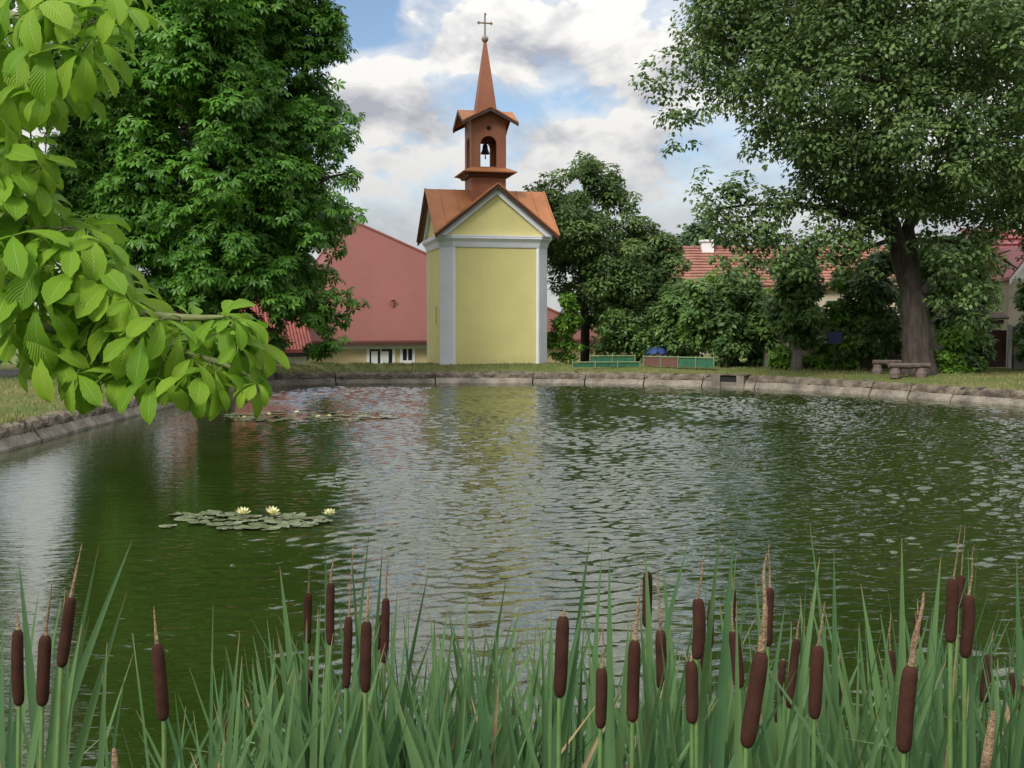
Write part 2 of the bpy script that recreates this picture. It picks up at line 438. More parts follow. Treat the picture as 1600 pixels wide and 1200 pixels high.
# ------------------------------------------------------------------ pond outline and ground
GZ = 0.50                                       # level of the grass round the pond
WL = [(0, 708), (50, 694), (100, 680), (165, 662), (230, 645), (280, 632), (330, 620), (375, 611), (420, 605), (480, 602.5), (540, 601),
      (620, 600.3), (700, 600), (780, 599.8), (850, 600), (935, 601), (1030, 603), (1120, 605.5), (1200, 609), (1330, 617), (1450, 625), (1600, 636), (1700, 645)]
outl = [G(x, y, 0.0)[:2] for x, y in WL]
outl += [np.array(q, float) for q in ((14.2, 22), (15.4, 17), (15.0, 11), (12, 6), (8, 2.6), (3, 0.9), (0, 0.7), (-2.2, 1.1), (-4.4, 2.8), (-6.4, 6.5), (-7.9, 10.5), (-8.7, 14.5))]
def chaikin(p, closed=True):
    out = []
    for i in range(len(p)):
        a, b = p[i], p[(i + 1) % len(p)]
        out += [a * .75 + b * .25, a * .25 + b * .75]
    return out
pond = np.array(chaikin(outl))
PC = np.array([3.0, 17.0])
seg = np.roll(pond, -1, 0) - pond
nrm = np.stack([seg[:, 1], -seg[:, 0]], 1); nrm /= np.linalg.norm(nrm, axis=1)[:, None]
nrm = nrm + np.roll(nrm, 1, 0); nrm /= np.linalg.norm(nrm, axis=1)[:, None]
if np.mean(np.sum(nrm * (pond - PC), 1)) < 0: nrm = -nrm

def sstep(a, b, x): t = np.clip((x - a) / (b - a), 0, 1); return t * t * (3 - 2 * t)
def height(x, y):
    x = np.asarray(x, float); y = np.asarray(y, float)
    drop = sstep(41.6, 48.5, y - 0.02 * (x + 2)) * (1 - sstep(2.0, 9.0, x)) * 1.95
    lump = 0.03 * np.sin(x * .9 + y * .35) * np.sin(y * .8 - x * .2) + 0.015 * np.sin(x * 2.7) * np.sin(y * 2.1)
    hill = sstep(70, 260, np.hypot(x, y)) * 3.0
    return GZ - drop + lump + hill - 0.9 * sstep(42, 60, y) * sstep(2, 9, x) * 0.3

WAVE_SLOPE = .20
def bank_drop(o): return 0.15 * (1 - sstep(.3, 2.6, np.asarray(o, float)))
def build_ground():
    offs = [0.30, 0.55, 0.9, 1.4, 2.0, 2.8, 3.8, 5, 6.5, 8, 10, 12.5, 16, 21, 28, 40, 60, 100, 200, 500, 1500]
    n = len(pond); V = []; Fc = []
    rad = pond - PC; rl = np.linalg.norm(rad, axis=1)[:, None]; rd = rad / rl
    for k, o in enumerate(offs):
        t = min(1.0, max(0.0, (o - .9) / 4.0))
        d = nrm * (1 - t) + rd * t; d /= np.linalg.norm(d, axis=1)[:, None]
        q = pond + d * o
        z = height(q[:, 0], q[:, 1])
        z = z - bank_drop(o)
        V += [(a[0], a[1], b) for a, b in zip(q, z)]
        if k:
            for j in range(n):
                a, b = (k - 1) * n + j, (k - 1) * n + (j + 1) % n
                Fc.append((a, b, b + n, a + n))
    g = MB(); g.add(V, Fc)
    o = g.build('ground', M['ground'], smooth=True); tag(o, kind='structure')
    bed = MB(); bed.add([(p[0], p[1], -.9) for p in pond + nrm * .25], [tuple(range(n))])
    tag(bed.build('pond_bed', M['asphalt']), kind='structure')
    # water: a fine sheet with real ripples; short crests lie across the pond, the lee of the big chestnut is calmer
    xs = np.arange(-16.5, 17.5, .07); ys = [0.4]
    while ys[-1] < 38.5: ys.append(ys[-1] + .024 + .0009 * ys[-1])
    ys = np.array(ys); X, Y = np.meshgrid(xs, ys)
    edge = pond + nrm * 0.20
    ins = np.zeros(X.shape, bool); near = np.full(X.shape, 99.0)
    for i in range(len(edge)):
        (x0, y0), (x1, y1) = edge[i], edge[(i + 1) % len(edge)]
        if abs(y1 - y0) > 1e-9:
            c = (y0 > Y) != (y1 > Y); ins ^= c & (X < (x1 - x0) * (Y - y0) / (y1 - y0) + x0)
        tt = np.clip(((X - x0) * (x1 - x0) + (Y - y0) * (y1 - y0)) / ((x1 - x0) ** 2 + (y1 - y0) ** 2), 0, 1)
        near = np.minimum(near, np.hypot(X - x0 - tt * (x1 - x0), Y - y0 - tt * (y1 - y0)))
    g = np.random.default_rng(5); Z = np.zeros(X.shape); NW = 64
    for i in range(NW):
        lam = math.exp(g.uniform(math.log(.11), math.log(.36))); th = g.normal(0, .55); k = 2 * math.pi / lam
        Z += (WAVE_SLOPE * math.sqrt(2 / NW) / k) * np.sin(k * (X * math.sin(th) + Y * math.cos(th)) + g.uniform(0, 6.28))
    pat = np.zeros(X.shape)
    for i in range(14):
        lam = g.uniform(2.0, 9.0); th = g.uniform(0, 6.28); pat += np.sin(2 * math.pi / lam * (X * math.cos(th) * .6 + Y * math.sin(th)) + g.uniform(0, 6.28)) / 3.7
    lee = (.075 + .925 * sstep(-4.4, -1.8, X + .35 * pat + .20 * (Y - 14))) * (1 + .4 * sstep(2.0, 7.0, X))
    Z *= lee * np.clip(.85 + .35 * pat, .30, 1.4) * (.25 + .75 * sstep(.3, 2.2, near))
    for (px, py, rx, ry) in ((482, 651, 2.6, 1.3), (380, 815, 1.3, .8)):      # pads still the water round them
        c = G(px, py, 0); Z *= 1 - .92 * np.exp(-((X - c[0]) / rx) ** 4 - ((Y - c[1]) / ry) ** 4)
    ny, nx = X.shape
    idx = np.arange(ny * nx).reshape(ny, nx); q = np.stack([idx[:-1, :-1], idx[:-1, 1:], idx[1:, 1:], idx[1:, :-1]], -1)
    ok = ins[:-1, :-1] & ins[:-1, 1:] & ins[1:, 1:] & ins[1:, :-1]
    q = q[ok]; T = np.concatenate([q[:, [0, 1, 2]], q[:, [0, 2, 3]]])
    used = np.unique(T); remap = np.zeros(ny * nx, np.int32); remap[used] = np.arange(len(used))
    V = np.stack([X.ravel(), Y.ravel(), Z.ravel()], 1)[used]
    tag(link('water', tri_mesh('water', V, remap[T], M['water'], None, True)), kind='structure')
build_ground()

# road beyond the grass on the left
def build_road():
    m = MB(); xs = np.linspace(-60, -14.2, 40)
    V = []; Fc = []
    for x in xs:
        y0 = 31.5 + (x + 15) * .08; y1 = y0 + 5.0 + (x + 60) * .01
        for y in np.linspace(y0, y1, 6): V.append((x, y, float(height(x, y)) + .012))
    for i in range(len(xs) - 1):
        for j in range(5): a = i * 6 + j; Fc.append((a, a + 6, a + 7, a + 1))
    m.add(V, Fc); tag(m.build('road', M['asphalt'], smooth=True), kind='structure')
build_road()

# ------------------------------------------------------------------ pond wall: slabs and coping, piece by piece
def build_wall():
    root = empty('pond_wall', (*pond[0], 0), 0, 'weathered sloping concrete retaining wall with dark crumbling top running round the pond', 'wall')
    base = np.array([*pond[0], 0])
    per = np.linalg.norm(seg, axis=1); cum = np.concatenate([[0], np.cumsum(per)]); L = cum[-1]
    def at(s):
        s = s % L; i = int(np.searchsorted(cum, s, 'right') - 1); i = min(i, len(pond) - 1); f = (s - cum[i]) / per[i]
        j = (i + 1) % len(pond)
        nn = nrm[i] * (1 - f) + nrm[j] * f
        return pond[i] * (1 - f) + pond[j] * f, nn / np.linalg.norm(nn)
    def piece(name, s0, s1, prof, m, jit=0.0, step=0.22):
        k = max(2, int((s1 - s0) / step) + 1); rr = []
        for s in np.linspace(s0, s1, k):
            p, nn = at(s); ring = []
            for qi, (o, z) in enumerate(prof):
                jo = (rng.random() - .5) * jit; jz = (rng.random() - .5) * jit
                ring.append((p[0] + nn[0] * (o + jo) - base[0], p[1] + nn[1] * (o + jo) - base[1], z + jz))
            rr.append(ring)
        return MB().rings(rr).build(name, m, root)
    # joints follow those of the photograph where they can be seen
    def s_of(px, py):
        q = G(px, py, 0)[:2]; d = np.linalg.norm(pond - q, axis=1); return cum[int(np.argmin(d))]
    seen = sorted([s_of(*a) for a in ((75, 687), (140, 669), (235, 643), (330, 620), (540, 601), (700, 600), (815, 600), (935, 601), (1025, 603), (1112, 605), (1172, 608), (1330, 617), (1450, 625), (1520, 630))])
    cuts = [seen[0]]
    for a in seen[1:] + [seen[0] + L]:
        n = max(1, round((a - cuts[-1]) / 3.2)); b = cuts[-1]
        cuts += [b + (a - b) * i / n for i in range(1, n + 1)]
    for a, b in zip(cuts[:-1], cuts[1:]):
        dz = rng.normal(0, .010); do = rng.normal(0, .012); g = 0.013 + rng.random() * .012
        piece('slab', a + g, b - g, [(-.04 + do, -.75), (-.04 + do, .0), (-.035 + do, .045), (.09 + do, .20 + dz), (.28, .205 + dz), (.28, -.75)], M['conc'], 0.008)
        piece('coping', a + g * .6, b - g * .6, [(.095 + do, .203 + dz), (.115 + do, .29), (.16 + do, .355 + dz), (.27, .395 + dz), (.46, .385), (.46, .203)], M['coping'], 0.05, 0.12)
    ss = np.linspace(cuts[0], cuts[0] + L, 260); rr = []
    for s in ss:
        p, nn = at(s)
        rr.append([(p[0] + nn[0] * o - base[0], p[1] + nn[1] * o - base[1], z) for o, z in ((.06, -.8), (.15, .19), (.19, .33), (.55, .33), (.55, -.8))])
    MB().rings(rr, cap=False).build('core', M['dark'], root)
    # loose pale stones lying along the crumbling edge are part of the wall
    m = MB()
    for i in range(110):
        s = cuts[0] + rng.random() * L; p, nn = at(s); o = .14 + rng.random() * .28; r = .02 + rng.random() * .045
        c = np.array([p[0] + nn[0] * o - base[0], p[1] + nn[1] * o - base[1], .375 + r * .3])
        v = rng.normal(size=(8, 3)); 
        cube = np.array([(x, y, z) for x in (-1, 1) for y in (-1, 1) for z in (-1, 1)], float) * (1 + .35 * rng.normal(size=(8, 3)))
        cube *= r * np.array([1.2, 1.0, .6])
        m.add(cube + c, [(0, 1, 3, 2), (4, 6, 7, 5), (0, 4, 5, 1), (2, 3, 7, 6), (0, 2, 6, 4), (1, 5, 7, 3)])
    o = m.build('rubble', M['coping'], root); o['kind'] = 'stuff'
    # outlet
    p, nn = at(s_of(1142, 606)); ang = math.atan2(nn[1], nn[0]) - math.pi / 2
    dr = empty('drain_outlet', (p[0], p[1], 0), ang, 'square concrete drain outlet with dark opening set in the far pond wall', 'drain')
    MB().box((-.52, -.10, -.5), (-.28, .20, .40)).build('cheek', M['conc'], dr)
    MB().box((.28, -.10, -.5), (.52, .20, .40)).build('cheek', M['conc'], dr)
    MB().box((-.277, -.05, -.5), (.277, .12, .19)).build('sill', M['conc'], dr)
    MB().box((-.277, -.02, .193), (.277, .10, .36)).build('opening', M['dark'], dr)  # solid box, the cavity's shade painted as black
    MB().box((-.60, -.08, .403), (.60, .3, .44)).build('lintel', M['coping'], dr)
build_wall()

def build_grass():
    n = 60000; k = rng.integers(0, len(pond), n); f = rng.random(n)
    base = pond[k] * (1 - f[:, None]) + pond[(k + 1) % len(pond)] * f[:, None]
    o = 0.30 + rng.random(n) ** 1.6 * 6.5
    q = base + nrm[k] * o[:, None]
    keep = (q[:, 1] > 14); q = q[keep]; o = o[keep]; n = len(q)
    z = height(q[:, 0], q[:, 1]) - .02 - bank_drop(o)
    h = (0.035 + 0.07 * rng.random(n)) * np.where(o < .7, 1.25, 1.0); a = rng.random(n) * 6.283; w = .008 + .012 * rng.random(n)
    V = np.zeros((n, 3, 3)); b = np.stack([q[:, 0], q[:, 1], z], 1)
    V[:, 0] = b + np.stack([np.cos(a) * w, np.sin(a) * w, 0 * a], 1)
    V[:, 1] = b - np.stack([np.cos(a) * w, np.sin(a) * w, 0 * a], 1)
    V[:, 2] = b + np.stack([(rng.random(n) - .5) * h, (rng.random(n) - .5) * h, h], 1)
    tint = np.repeat(np.clip(.5 + .5 * np.sin(q[:, 0] * .7) * np.sin(q[:, 1] * .9 + 1) + rng.normal(0, .3, n), 0, 1), 3)
    me = tri_mesh('grass', V.reshape(-1, 3), np.arange(n * 3).reshape(-1, 3), M['grass'], tint)
    tag(link('grass', me), 'short dry grass growing along the top of the pond bank', 'grass', kind='stuff')
build_grass()

# ------------------------------------------------------------------ chapel
CH_D = 42.5; CH_RZ = R(13.0); CH_Z = 0.42
cx = (758.5 - 800) / F * CH_D
chapel = empty('chapel', (cx, CH_D, CH_Z), CH_RZ, 'small yellow chapel with brown cross gabled roof and slender bell turret on the far bank', 'chapel')
def chz(z): return z - CH_Z
def build_chapel():
    S = 2.0; c = 0.40                       # half width and corner chamfer
    def octo(o, z, ch=c):
        k = o * (math.sqrt(2) - 1); a = S + o; b = S - ch + o - (o - k)
        b = S - ch + k
        return [(-b, -a, z), (b, -a, z), (a, -b, z), (a, b, z), (b, a, z), (-b, a, z), (-a, b, z), (-a, -b, z)]
    zc = chz(4.80); zt = chz(5.20)
    MB().rings([octo(0, -.6), octo(0, zt)]).build('wall', M['yellow'], chapel)
    # corner pilasters wrap the chamfers, 3 cm proud
    o8 = octo(0.035, -.6)
    for i, j in ((1, 2), (3, 4), (5, 6), (7, 0)):
        A = np.array(o8[i]); B = np.array(o8[j]); ctr = (A + B) / 2
        pa = A + (np.array(o8[(i - 1) % 8]) - A) / np.linalg.norm(np.array(o8[(i - 1) % 8]) - A) * .06
        pb = B + (np.array(o8[(j + 1) % 8]) - B) / np.linalg.norm(np.array(o8[(j + 1) % 8]) - B) * .06
        inn = -ctr / np.linalg.norm(ctr) * .2; inn[2] = 0
        MB().prism([pa, A, B, pb, pb + inn, pa + inn], (0, 0, zc + .6)).build('pilaster', M['trim'], chapel)
    # cornice
    MB().rings([octo(.03, zc - .02), octo(.05, zc + .02), octo(.075, zc + .10), octo(.08, zc + .12), octo(.10, zc + .18), octo(.16, zc + .26), octo(.20, zc + .30), octo(.20, zc + .36), octo(.21, zc + .365), octo(.21, zc + .42)]).build('cornice', M['trim'], chapel)
    # roof
    a = 2.30; H = 1.86; z0 = chz(5.22)
    def rot(p, k):
        x, y, z = p
        for _ in range(k): x, y = -y, x
        return np.array((x, y, z))
    th = 0.05
    for k in range(4):
        for sgn in (-1, 1):
            tri = [rot((0, -a, z0 + H), k), rot((0, 0, z0 + H), k), rot((sgn * a, -a, z0), k)]
            nv = np.cross(tri[1] - tri[0], tri[2] - tri[0]); nv /= np.linalg.norm(nv)
            if nv[2] < 0: nv = -nv
            MB().prism([t + nv * .012 for t in tri], -nv * th).build('roof_panel', M['sheet'], chapel)
            # standing seams run down the slope
            for y in (-a * .78, -a * .52, -a * .26):
                top = rot((0, y, z0 + H), k); bot = rot((sgn * -y * -1 * 1.0 if False else sgn * abs(y), y, z0 + H * (1 - abs(y) / a)), k)
                MB().beam(top + nv * .02, bot + nv * .02, .018, .03, nv).build('seam', M['sheet'], chapel)
            # valley strip and barge board
            A = rot((0, -a + .01, z0 + H - .02), k); B = rot((sgn * a, -a + .01, z0 - .02), k)
            dn = np.array((0, 0, -.11)); inward = rot((0, .05, 0), k)
            MB().prism([A - inward * .25, B - inward * .25, B + dn - inward * .25, A + dn * 1.2 - inward * .25], inward * 1.2).build('barge_board', M['sheet_dark'], chapel)
            # edge capping along the rake
            MB().beam(rot((0, -a - .02, z0 + H + .02), k), rot((sgn * a, -a - .02, z0 + .02), k), .05, .05, nv).build('edge_cap', M['sheet'], chapel)
            # raking moulding of the pediment
            q = 2.08
            def rz(x, d): return z0 + H * (1 - abs(x) / a) - d
            xi = a * (1 - .34 / H)
            poly = [(0, rz(0, .055)), (sgn * q, rz(q, .055)), (sgn * q, z0 - .018), (sgn * xi, z0 - .018), (0, rz(0, .36))]
            MB().prism([rot((x, -S - .115, z), k) for x, z in poly], rot((0, .14, 0), k)).build('raking_moulding', M['trim'], chapel)
        # gable wall
        w = 2.04
        hw = z0 + H * (1 - w / a) - .06
        tri = [rot((x, -S + .0, z), k) for x, z in ((-w + .14, z0 - .03), (w - .14, z0 - .03), (w - .14, hw + .11), (0, z0 + H - .06), (-w + .14, hw + .11))]
        MB().prism(tri, rot((0, .12, 0), k)).build('pediment', M['yellow'], chapel)
    for sx in (-1, 1):
        for sy in (-1, 1):
            MB().beam((0, 0, z0 + H + .01), (sx * a, sy * a, z0 + .012), .05, .03).build('valley_strip', M['sheet'], chapel)
    # bell turret
    b = 0.665
    MB().box((-b, -b, z0 + H - 1.1), (b, b, chz(7.56))).build('turret_base', M['tower'], chapel)
    def sq(o, z): return [(-o, -o, z), (o, -o, z), (o, o, z), (-o, o, z)]
    MB().rings([sq(b - .01, chz(7.50)), sq(b + .12, chz(7.52)), sq(b + .16, chz(7.60)), sq(b + .30, chz(7.66))]).build('skirt_moulding', M['sheet_dark'], chapel)
    MB().rings([sq(b + .36, chz(7.663)), sq(b + .36, chz(7.70)), sq(b + .04, chz(7.86)), sq(b + .01, chz(7.87))]).build('skirt_roof', M['sheet'], chapel)
    # belfry walls with arched openings
    zb, zo, zs, ra, ztop, rz = chz(7.855), chz(7.90), chz(8.74), 0.315, chz(9.52), 0.12
    for k in range(4):
        m = MB(); t = rot((0, .13, 0), k)
        def quad(pts): m.prism([rot((x, -b, z), k) for x, z in pts], t)
        quad([(-b + (0.0 if k % 2 == 0 else .13), zb), (-ra, zb), (-ra, zs), (-b + (0.0 if k % 2 == 0 else .13), zs)])
        quad([(ra, zb), (b - (0.0 if k % 2 == 0 else .13), zb), (b - (0.0 if k % 2 == 0 else .13), zs), (ra, zs)])
        quad([(-ra, zb), (ra, zb), (ra, zo), (-ra, zo)])
        e = b - (0.0 if k % 2 == 0 else .13)
        arc = [(-ra * math.cos(u), zs + ra * math.sin(u)) for u in np.linspace(0, math.pi, 13)]
        for q0, q1 in zip(arc[:-1], arc[1:]):
            x0 = -e if q0 is arc[0] else q0[0] / ra * e; x1 = e if q1 is arc[-1] else q1[0] / ra * e
            quad([q0, (x0, ztop), (x1, ztop), q1] if q0 is not arc[0] and q1 is not arc[-1] else ([q0, (-e, zs), (-e, ztop), (x1, ztop), q1] if q0 is arc[0] else [q0, (x0, ztop), (e, ztop), (e, zs), q1]))
        quad([(-e, ztop), (e, ztop), (e, ztop + .16), (0, ztop + .50), (-e, ztop + .16)])
        m.build('belfry_wall', M['tower'], chapel)
        hole = MB(); hole.prism([rot((.085 * math.cos(u), -b - .004, chz(9.34) + .085 * math.sin(u)), k) for u in np.linspace(0, 2 * math.pi, 14, endpoint=False)], t * .5)
        hole.build('round_vent', M['dark'], chapel)  # solid black disc; the shade inside the round hole is put into its colour
        ring = []
    # pale corner strips
    for sx in (-1, 1):
        MB().box((sx * b - .02 * (sx > 0) - .003, -b - .02, zb + .01), (sx * b + .02 * (sx < 0) + .003, -b + .04, ztop - .1)).build('corner_strip', M['tower'], chapel)
    # upper cross gabled roof
    a2 = 1.07; H2 = 0.56; z2 = chz(9.53)
    for k in range(4):
        for sgn in (-1, 1):
            tri = [rot((0, -a2, z2 + H2), k), rot((0, 0, z2 + H2), k), rot((sgn * a2, -a2, z2), k)]
            nv = np.cross(tri[1] - tri[0], tri[2] - tri[0]); nv /= np.linalg.norm(nv)
            if nv[2] < 0: nv = -nv
            MB().prism([p + nv * .012 for p in tri], -nv * .04).build('turret_roof_panel', M['sheet'], chapel)
            A = rot((0, -a2 + .012, z2 + H2 - .02), k); B = rot((sgn * a2, -a2 + .012, z2 - .02), k); dn = np.array((0, 0, -.15))
            MB().prism([A, B, B + dn * .8, A + dn], rot((0, .05, 0), k)).build('turret_barge_board', M['sheet_dark'], chapel)
            A = rot((0, -b - .02, z2 + H2 * .97), k); B = rot((sgn * b * 1.4, -b - .02, z2 + H2 * .97 - .5), k)
    # soffit closes the roof from below
    MB().box((-b + .14, -b + .14, z2 - .02), (b - .14, b - .14, z2 + .05)).build('soffit', M['sheet_dark'], chapel)
    sp = MB().rings([sq(.39, chz(9.95)), sq(.355, chz(10.25)), sq(.22, chz(11.35)), sq(.045, chz(12.70))]); sp.build('spire', M['tower'], chapel)
    ball = MB().lathe([(.03, -.16), (.07, -.13), (.12, -.06), (.135, 0), (.11, .06), (.06, .11), (.025, .15), (.022, .2)], 14, (0, 0, chz(12.80)))
    ball.build('spire_ball', M['ball'], chapel, smooth=True)
    cr = MB().box((-.024, -.024, chz(12.9)), (.024, .024, chz(13.72))).box((-.24, -.022, chz(13.37)), (-.026, .022, chz(13.415))).box((.026, -.022, chz(13.37)), (.24, .022, chz(13.415)))
    for (x, z) in ((-.24, 13.392), (.24, 13.392), (0, 13.72)):
        for dx, dz in ((0, .035), (0, -.035), (.035 if x >= 0 else -.035, 0)):
            cr.lathe([(.005, -.03), (.028, -.015), (.028, .015), (.005, .03)], 8, (x + dx, 0, chz(z) + dz))
    cr.build('cross', M['brass'], chapel)
    # thin rain pipe seam on the side and small slit
    MB().box((-2.012, -.55, chz(2.0)), (-1.99, -.50, chz(2.65))).build('slit', M['dark'], chapel)
    MB().rings([octo(.012, -.5), octo(.012, .10), octo(.004, .13)]).build('plinth', M['yellow'], chapel)
build_chapel()

def build_bell():
    wz = CH_Z
    c = np.array([cx, CH_D, 0])
    b = empty('bell', (cx, CH_D, 8.55), CH_RZ, 'small black bell hanging in the arched opening of the chapel turret', 'bell')
    MB().lathe([(.03, .30), (.07, .285), (.10, .22), (.105, .12), (.13, .04), (.165, -.04), (.19, -.08), (.17, -.085), (.10, -.02), (.06, .2)], 20).build('bell_body', M['iron'], b, smooth=True)
    MB().tube([(0, 0, .2), (.005, 0, -.1), (.01, 0, -.27)], [.014, .014, .03], 8).build('clapper', M['iron'], b)
    MB().box((-.20, -.05, .30), (.20, .05, .40)).build('headstock', M['sheet_dark'], b)
    MB().tube([(-.545, 0, .35), (.545, 0, .35)], [.025, .025], 8).build('axle', M['iron'], b)
build_bell()

# ------------------------------------------------------------------ houses
def tile_rows(u0, u1, base, along, down, length, rows, lift=0.05):
    """overlapping courses on a slope: a saw-tooth sheet with raised row edges"""
    m = MB(); A = np.array(base, float); al = np.array(along, float); dn = np.array(down, float); n = np.cross(al, dn); n /= np.linalg.norm(n)
    if n[2] < 0: n = -n
    d = length / rows
    for i in range(rows):
        s0, s1 = i * d, (i + 1) * d + d * .12
        k = 24; V = []
        for j in range(k + 1):
            f = j / k; p = A + al * (u0 + (u1 - u0) * f); wv = .012 * math.sin(j * 2.4)
            V += [p + dn * s0 + n * .005, p + dn * s1 + n * (lift + wv), p + dn * s1 + n * (-.02)]
        Fc = []
        for j in range(k):
            a = j * 3; Fc += [(a, a + 3, a + 4, a + 1), (a + 1, a + 4, a + 5, a + 2)]
        m.add(V, Fc)
    return m

def window(parent, name, c, w, h, ux, nrmv, frame=M['white'], mull=1, t=.10):
    """frame ring (four boards), sill, mullions and a recessed pane; ux along the wall, nrmv out of it"""
    c = np.array(c, float); ux = np.array(ux, float); nv = np.array(nrmv, float); uz = np.array([0, 0, 1.0])
    f = MB()
    def bar(x0, x1, z0, z1, d0, d1):
        f.prism([c + ux * x0 + uz * z0 + nv * d0, c + ux * x1 + uz * z0 + nv * d0, c + ux * x1 + uz * z1 + nv * d0, c + ux * x0 + uz * z1 + nv * d0], nv * (d1 - d0))
    bar(-w / 2 - t, -w / 2, -h / 2 - t, h / 2 + t, -.05, .04); bar(w / 2, w / 2 + t, -h / 2 - t, h / 2 + t, -.05, .04)
    bar(-w / 2, w / 2, h / 2, h / 2 + t, -.05, .04); bar(-w / 2, w / 2, -h / 2 - t, -h / 2, -.05, .05)
    fo = f.build(name, frame, parent)
    f = MB(); bar(-w / 2, w / 2, -h / 2, h / 2, -.045, .006); f.build('pane', M['glass'], fo)
    for i in range(mull):
        f = MB(); x = -w / 2 + w * (i + 1) / (mull + 1); bar(x - .03, x + .03, -h / 2, h / 2, .008, .03); f.build('mullion', frame, fo)
    return fo

def build_red_house():
    D0 = 52.0
    root = empty('red_roofed_house', (0, 0, 0), 0, 'yellow house with large smooth dull red hipped roof left of the chapel', 'house')
    N = P(455, 533, D0)               # near eave corner
    E = P(960, 533, D0 + 6.0)
    ze = N[2]; E[2] = ze
    ux = (E - N); wlen = np.linalg.norm(ux[:2]); ux = np.array([ux[0], ux[1], 0]) / wlen
    vx = np.array([-ux[1], ux[0], 0])  # into the depth
    dep = 9.0
    A = P(545, 343, D0 + 5.6)
    C4 = [N, N + ux * wlen, N + ux * wlen + vx * dep * 1.25, N + vx * dep * 1.25]
    A2 = A.copy()
    th = np.array([0, 0, -.14])
    # roof planes as slabs
    for q in ([C4[0], C4[1], A2], [C4[1], C4[2], A2], [C4[2], C4[3], A2], [C4[3], C4[0], A2]):
        MB().prism(q, th).build('roof_plane', M['redroof'], root)
    for q in C4[:2] + C4[3:]:
        MB().tube([q + np.array([0, 0, .03]), A2 + np.array([0, 0, .03])], [.07, .07], 6).build('hip_cap', M['redroof'], root)
    # gutter
    for a, b_ in ((C4[0], C4[1]), (C4[3], C4[0])):
        MB().beam(a + np.array([0, 0, -.16]), b_ + np.array([0, 0, -.16]), .14, .14).build('gutter', M['sheet_dark'], root)
    ins = .32; zb = -1.7
    W4 = [N + ux * ins + vx * ins, N + ux * (wlen - ins) + vx * ins, N + ux * (wlen - ins) + vx * (dep * 1.25 - ins), N + ux * ins + vx * (dep * 1.25 - ins)]
    MB().prism([np.array([p[0], p[1], zb]) for p in W4], (0, 0, ze - .15 - zb)).build('wall', M['cream'], root)
    # soffit board under the eave
    MB().prism([W4[0] + np.array([0, 0, -.22]) - vx * .03, W4[1] + np.array([0, 0, -.22]) - vx * .03, W4[1] + np.array([0, 0, -.42]) - vx * .03, W4[0] + np.array([0, 0, -.42]) - vx * .03], -vx * .05).build('eave_board', M['white'], root)
    def on(px, py):                   # the point of the front wall seen at a pixel
        d = ray(px, py); w0 = W4[0]; t = np.dot(w0 - CAM, vx) / np.dot(d, vx); return CAM + d * t
    for (x0, x1, y0, y1, mu) in ((577, 613, 544, 576, 1), (629, 644, 545, 563, 1)):
        a, b_ = on(x0, y0), on(x1, y1); c = (a + b_) / 2
        window(root, 'window', c - vx * .0, np.linalg.norm((b_ - a)[:2]), abs(b_[2] - a[2]), ux, -vx, mull=mu, t=.14)
    # white lower door leaves
    a, b_ = on(580, 549), on(590, 576); MB().prism([a, np.array([b_[0], b_[1], a[2]]), b_, np.array([a[0], a[1], b_[2]])], -vx * .03).build('door_leaf', M['white'], root)
    a, b_ = on(596, 549), on(607, 576); MB().prism([a, np.array([b_[0], b_[1], a[2]]), b_, np.array([a[0], a[1], b_[2]])], -vx * .03).build('door_leaf', M['white'], root)
    # roof vent
    d = ray(614, 478); nn = np.cross(C4[1] - C4[0], A2 - C4[0]); t = np.dot(C4[0] - CAM, nn) / np.dot(d, nn); q = CAM + d * t
    MB().lathe([(.10, -.1), (.10, .28), (.16, .30), (.02, .42)], 8, q).build('roof_vent', M['redroof'], root)
build_red_house()

def build_low_house():
    D0 = 47.0
    root = empty('low_tiled_house', (0, 0, 0), 0, 'low white walled building with red corrugated tile roof half hidden by the chestnut tree', 'house')
    a = P(150, 551, D0 - 2); b = P(490, 551, D0 + 1); ze = a[2]; b[2] = ze
    ux = b - a; L = np.linalg.norm(ux[:2]); ux = np.array([ux[0], ux[1], 0]) / L; vx = np.array([-ux[1], ux[0], 0])
    rise = 2.9; run = 4.2
    MB().prism([a, b, b + vx * run + np.array([0, 0, rise]), a + vx * run + np.array([0, 0, rise])], (0, 0, -.14)).build('roof', M['redtile'], root)
    MB().prism([a + vx * 2 * run, b + vx * 2 * run, b + vx * run + np.array([0, 0, rise]), a + vx * run + np.array([0, 0, rise])], (0, 0, -.14)).build('roof', M['redtile'], root)
    # corrugations down the slope
    m = MB(); sl = vx * run + np.array([0, 0, rise]); nv = np.cross(ux, sl); nv /= np.linalg.norm(nv)
    n = 62
    for i in range(n):
        p = a + ux * (L * (i + .5) / n); m.beam(p + nv * .03, p + sl + nv * .03, .085, .07, nv)
    o = m.build('roll_tiles', M['redtile'], root); o['kind'] = 'stuff'
    MB().beam(a + np.array([0, 0, -.17]), b + np.array([0, 0, -.17]), .16, .18).build('gutter', M['dark'], root)
    i = vx * .35
    W4 = [a + i + ux * .3, b + i - ux * .3, b + vx * (2 * run - .35) - ux * .3, a + vx * (2 * run - .35) + ux * .3]
    MB().prism([np.array([p[0], p[1], -2.0]) for p in W4], (0, 0, ze + 1.85)).build('wall', M['white'], root)
    for k in (0, 1):
        q = (W4[0], W4[3]) if k == 0 else (W4[1], W4[2]); mid = (q[0] + q[1]) / 2
        MB().prism([np.array([q[0][0], q[0][1], ze - .16]), np.array([q[1][0], q[1][1], ze - .16]), np.array([mid[0], mid[1], ze + rise - .45])], ux * (.2 if k == 0 else -.2)).build('gable', M['white'], root)
build_low_house()

